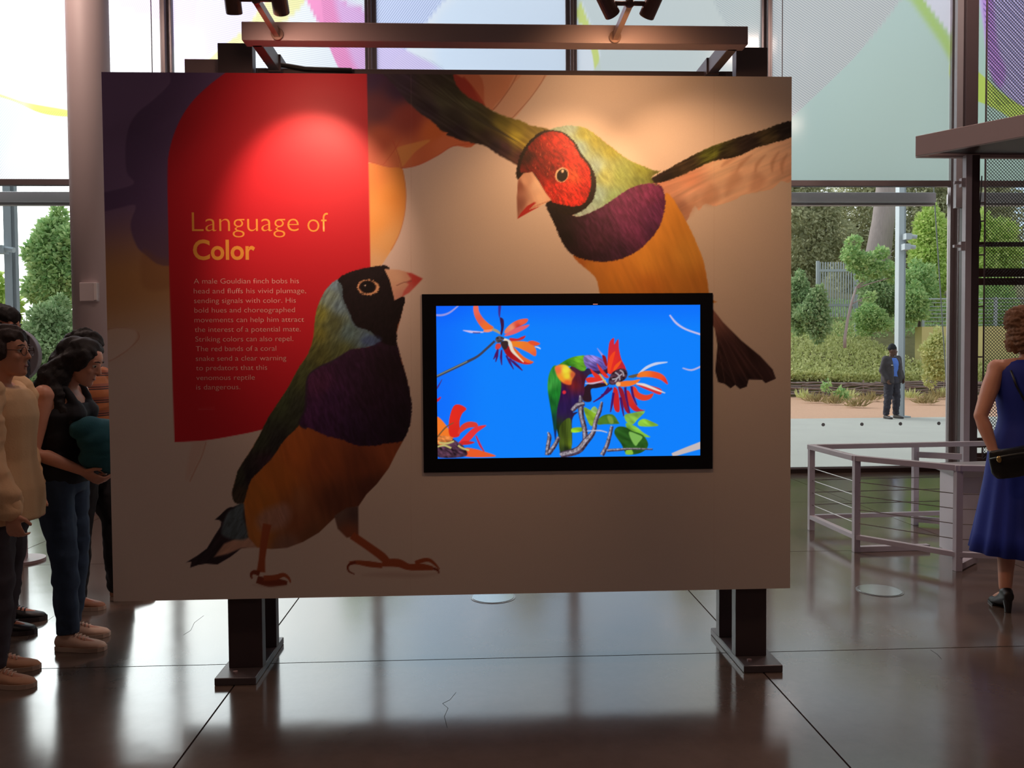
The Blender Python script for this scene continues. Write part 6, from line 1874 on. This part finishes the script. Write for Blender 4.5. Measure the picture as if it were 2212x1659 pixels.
# the jacket she holds rests in her arms: a thing of its own
W_ = bo.matrix_basis.copy()
tj = MB()
for c, r_, s_ in (((.02, .225, 1.12), 1, (.16, .115, .10)), ((.06, .25, 1.05), 1, (.13, .11, .085)), ((-.06, .24, 1.08), 1, (.13, .12, .10)), ((.08, .19, 1.17), 1, (.10, .09, .06)), ((.0, .30, 1.10), 1, (.13, .07, .085)), ((.05, .27, .99), 1, (.07, .06, .05))):
    tj.ball(Vector(c) * k, r_ * k, 18, 12, s_)
tealm = mat('teal_fleece', rgb(34, 92, 104), .9, 0, .12, 30, .2, 200)
tjo = fuse('folded_jacket', tj, tealm, None, .009, 3, .4, .016, (11, 11, 14))
tjo.location = bo.location; tjo.rotation_euler = bo.rotation_euler
tag(tjo, 'bundled teal jacket held in the arms of the dark-haired woman', 'jacket')

# (d) person with a topknot and striped shirt behind her
bo, J, hm, k = person((onY(203, 1300, 5.2).x, 5.2, 0), -PI / 2, 1.68, 'person with a black topknot, striped brown shirt and black trousers by the panel edge', SK4,
                      dict(head=(0, -.02, 1.575), neck=(0, -.03, 1.43), chest=(0, .01, 1.28), elR=(.22, .02, 1.09), wrR=(.16, .20, 1.0), hdR=(-.2, .9, -.1), pmR=(-.6, 0, .6), thR=(0, .2, 1), elL=(-.21, .05, 1.1), wrL=(-.1, .24, 1.02), hdL=(.4, .9, 0), pmL=(.5, 0, .6), thL=(0, .2, 1), anR=(.1, -.085, .085), knR=(.1, -.03, .49), anL=(-.09, .13, .085), knL=(-.09, .09, .49)), fem=False, head=(-.2, 0, 0), build=.97)
brows(bo, hm, k, HAIR2)
hair(bo, hm, k, HAIR2, SKULL + [((0, -.02, .118), 1, (.034, .038, .026)), ((0, -.05, .01), 1, (.076, .068, .08))], wr=.010)
STRIPE = bpy.data.materials.new('striped_shirt')
nt = NT(STRIPE); q = G(nt); b = q.n('ShaderNodeBsdfPrincipled'); o = q.n('ShaderNodeOutputMaterial'); q.l(b.outputs[0], o.inputs['Surface']); b.inputs['Roughness'].default_value = .85
t = q.n('ShaderNodeTexCoord'); sx_ = q.n('ShaderNodeSeparateXYZ'); q.l(t.outputs['Object'], sx_.inputs[0])
m1 = q.n('ShaderNodeMath', operation='MULTIPLY'); m1.inputs[1].default_value = 12.5; q.l(sx_.outputs['Z'], m1.inputs[0])
fr = q.n('ShaderNodeMath', operation='FRACT'); q.l(m1.outputs[0], fr.inputs[0])
cr = q.n('ShaderNodeValToRGB'); cr.color_ramp.interpolation = 'CONSTANT'
cr.color_ramp.elements[0].position = 0; cr.color_ramp.elements[0].color = rgb(176, 104, 60)
cr.color_ramp.elements[1].position = .55; cr.color_ramp.elements[1].color = rgb(60, 34, 34)
for p_, c_ in ((.64, rgb(150, 84, 60)), (.72, rgb(60, 34, 34)), (.8, rgb(150, 84, 60))):
    e_ = cr.color_ramp.elements.new(p_); e_.color = c_
q.l(fr.outputs[0], cr.inputs['Fac']); q.l(cr.outputs['Color'], b.inputs['Base Color'])
top_garment('shirt', bo, J, k, STRIPE, k * .97, .9, .022, .42, .008, 1.08, fem=False)
trousers(bo, J, k, BLK, k, flare=1.17, loose=1.12, hem=.06)
shoes(bo, J, k, mat('tan_shoe', rgb(170, 120, 96), .6), SOLE)

# (e) woman in a blue dress, seen from behind, right edge
xe = onY(2216, 1320, 4.72).x
bo, J, hm, k = person((xe, 4.72, 0), -.32, 1.705, 'woman with curly hair in a sleeveless blue dress, seen from behind, right edge', SK2,
                      dict(shL=(-.17, -.02, 1.41), shR=(.17, -.02, 1.41), chest=(0, 0, 1.31), waist=(0, 0, 1.12), pel=(0, 0, .98), hipL=(-.09, 0, .95), hipR=(.09, 0, .95), neck=(0, -.01, 1.465), head=(0, .0, 1.61), elL=(-.265, -.07, 1.135), wrL=(-.20, -.10, .925), hdL=(.10, .0, -1), pmL=(1, .2, 0), thL=(0, .6, .2), elR=(.26, -.05, 1.14), wrR=(.18, .1, .95),
                           anL=(-.125, -.06, .135), knL=(-.10, .0, .54), anR=(.10, .16, .135), knR=(.10, .08, .54)), build=1.06, curl=.6, voxel=.006, drop=.045)
hair(bo, hm, k, HAIR3, SKULL + [((0, -.045, .015), 1, (.120, .100, .135)), ((.05, -.03, .08), 1, (.085, .09, .080)), ((-.05, -.03, .08), 1, (.085, .09, .080)), ((-.075, -.015, -.04), 1, (.05, .06, .07)), ((.075, -.015, -.04), 1, (.05, .06, .07)), ((0, -.075, -.07), 1, (.075, .045, .055))], name='hair', wr=.014, ws=(85, 85, 85), ratio=.6, voxel=.006)
DRESS = mat('royal_blue_dress', rgb(18, 42, 146), .7, 0, .06, 30, .08, 300)
mbd = MB()
cz = lambda z_, y_=0: Vector((0, y_, z_ * k))
n_ = 96
rows = [(.335, .292, .255), (.45, .272, .232), (.6, .246, .205), (.75, .222, .180), (.88, .204, .160), (.98, .192, .145), (1.06, .160, .122), (1.12, .147, .112), (1.20, .157, .120), (1.31, .174, .128), (1.385, .184, .120), (1.42, .176, .112), (1.447, .142, .095), (1.46, .10, .078)]
base = []
for z_, rx, ry in rows:
    amp = .045 * max(0, (1.0 - z_) / .7)
    for i in range(n_):
        a = 2 * PI * i / n_
        f_ = 1 + amp * math.sin(14 * a + 2 * math.sin(3 * a))
        base.append((rx * k * f_ * math.cos(a) - .008, ry * k * f_ * math.sin(a) + .015 * max(0, (1 - z_)), z_ * k))
fs_ = [(j * n_ + i, j * n_ + (i + 1) % n_, (j + 1) * n_ + (i + 1) % n_, (j + 1) * n_ + i) for j in range(len(rows) - 1) for i in range(n_)]
mbd.add(base, fs_)
dr = mbd.build('dress', DRESS, bo, smooth=True)
sm_ = dr.modifiers.new('thickness', 'SOLIDIFY'); sm_.thickness = .004
MB().tube([J['wrL'] + (J['elL'] - J['wrL']) * .08 + Vector((.034 * math.cos(a), .034 * math.sin(a), .008 * math.sin(a))) for a in np.linspace(0, 2 * PI, 17)], .004, 6).build('bracelet', mat('bracelet_silver', rgb(190, 180, 170), .25, .8), bo, smooth=True)
MB().tube([Vector((-.125, -.118, 1.40 * k)), Vector((-.10, -.136, 1.31 * k)), Vector((-.04, -.142, 1.19 * k)), Vector((.05, -.150, 1.06 * k)), Vector((.07, -.185, .97 * k))], .006, 8).build('bag_strap', mat('black_leather_strap', rgb(20, 20, 24), .4), bo, smooth=True)
MB().ball(Vector((-.012, -.142, 1.165 * k)), .013, 8, 6, (1.3, .35, .7)).build('strap_buckle', mat('buckle_gold', rgb(200, 170, 110), .3, .8), bo, smooth=True)
shoes(bo, J, k, BLKSHOE, BLKSHOE, heel=.05, L_=.24, high=.055)
# handbag carried at her hip
bg_ = MB()
loft(bg_, [((0, 0, -.085), .125, .035), ((0, 0, -.05), .15, .048), ((0, 0, .02), .152, .045), ((0, 0, .075), .14, .034)], 22, .1)
hb_ = fuse('handbag', bg_, mat('black_leather', rgb(22, 24, 26), .38, 0, .08, 40, .15, 200), None, .007, 4, .5, .004)
hb_.location = (onY(2200, 1000, 4.50).x, 4.50, .905); hb_.rotation_euler = (.0, -.18, -.25)
tag(hb_, 'black leather shoulder bag against the back of the woman in blue', 'handbag')
MB().tube([(-.148, -.02, .035), (-.08, -.052, .045), (0, -.056, .047), (.08, -.052, .045), (.148, -.02, .035)], .005, 6).build('zip', mat('zip_grey', rgb(92, 96, 92), .35, .5), hb_, smooth=True)
MB().ball((-.11, -.046, .03), .013, 8, 6, (1, .5, 1.5)).build('clasp', MATS['buckle_gold'], hb_, smooth=True)

# (f) man in a beanie and dark jacket outside by the steel post
lf = onZ(1921, 903, 0)
bo, J, hm, k = person((lf.x, lf.y - .1, 0), PI + .35, 1.70, 'man in a black beanie, dark jacket and blue shirt standing outside by the steel post', SK3,
                      dict(elL=(-.27, -.02, 1.13), wrL=(-.23, .10, .93), elR=(.28, -.03, 1.13), wrR=(.24, .08, .92), anL=(-.16, -.02, .085), anR=(.15, -.02, .085), knL=(-.13, .02, .49), knR=(.13, .02, .49)), build=1.12, fem=False, head=(-.05, 0, .75), voxel=.012, ratio=.5)
mb_ = MB()
for c, s_ in (((0, -.012, .06), (.084, .102, .085)), ((0, -.015, .10), (.07, .085, .07)), ((0, -.02, .15), (.03, .035, .03))):
    b_ = MB().ball((0, 0, 0), 1, 16, 10, s_); b_.v = [tuple(hm @ ((Vector(c) + Vector(p)) * k)) for p in b_.v]; mb_.add(b_.v, b_.f)
fuse('beanie', mb_, BLK, bo, .01, 2, .6)
top_garment('shirt', bo, J, k, mat('blue_shirt', rgb(84, 120, 204), .8, 0, .05, 30), k * 1.1, .93, .012, None, .004, 1.0, fem=False, voxel=.012)
jm = MB()
pel, wa, ch = J['pel'], J['waist'], J['chest']
for s in (-1, 1):
    loft(jm, [((s * .135, .0, .83 * k), .115, .165), ((s * .13, .0, .98 * k), .112, .16), ((s * .13, .0, 1.12 * k), .105, .15), ((s * .135, .0, 1.28 * k), .105, .15), ((s * .11, -.01, 1.40 * k), .085, .10), ((s * .06, -.02, 1.455 * k), .05, .07)], 18, .05)
    A = 'L' if s < 0 else 'R'
    limb(jm, [J['sh' + A] * .9 + Vector((0, 0, .1 * J['sh' + A].z)), J['sh' + A], J['sh' + A].lerp(J['el' + A], .5), J['el' + A], J['el' + A].lerp(J['wr' + A], .95)], [.085, .085, .078, .07, .058])
loft(jm, [((0, -.075, .83 * k), .20, .07), ((0, -.075, 1.1 * k), .19, .065), ((0, -.07, 1.38 * k), .15, .05)], 18, .05)
jo = fuse('jacket', jm, mat('charcoal_jacket', rgb(64, 56, 58), .8, 0, .1, 30), bo, .014, 2, .6, .008)
MB().box(.125, .175, .148, .156, 1.245 * k, 1.262 * k).build('chest_badge', mat('white_badge', rgb(220, 214, 206), .6), jo)
trousers(bo, J, k, mat('dark_work_trousers', rgb(52, 48, 58), .85, 0, .1, 30), k * 1.18, loose=1.15, wr=.012)
shoes(bo, J, k, mat('grey_shoe', rgb(92, 84, 80), .6), BLKSHOE)
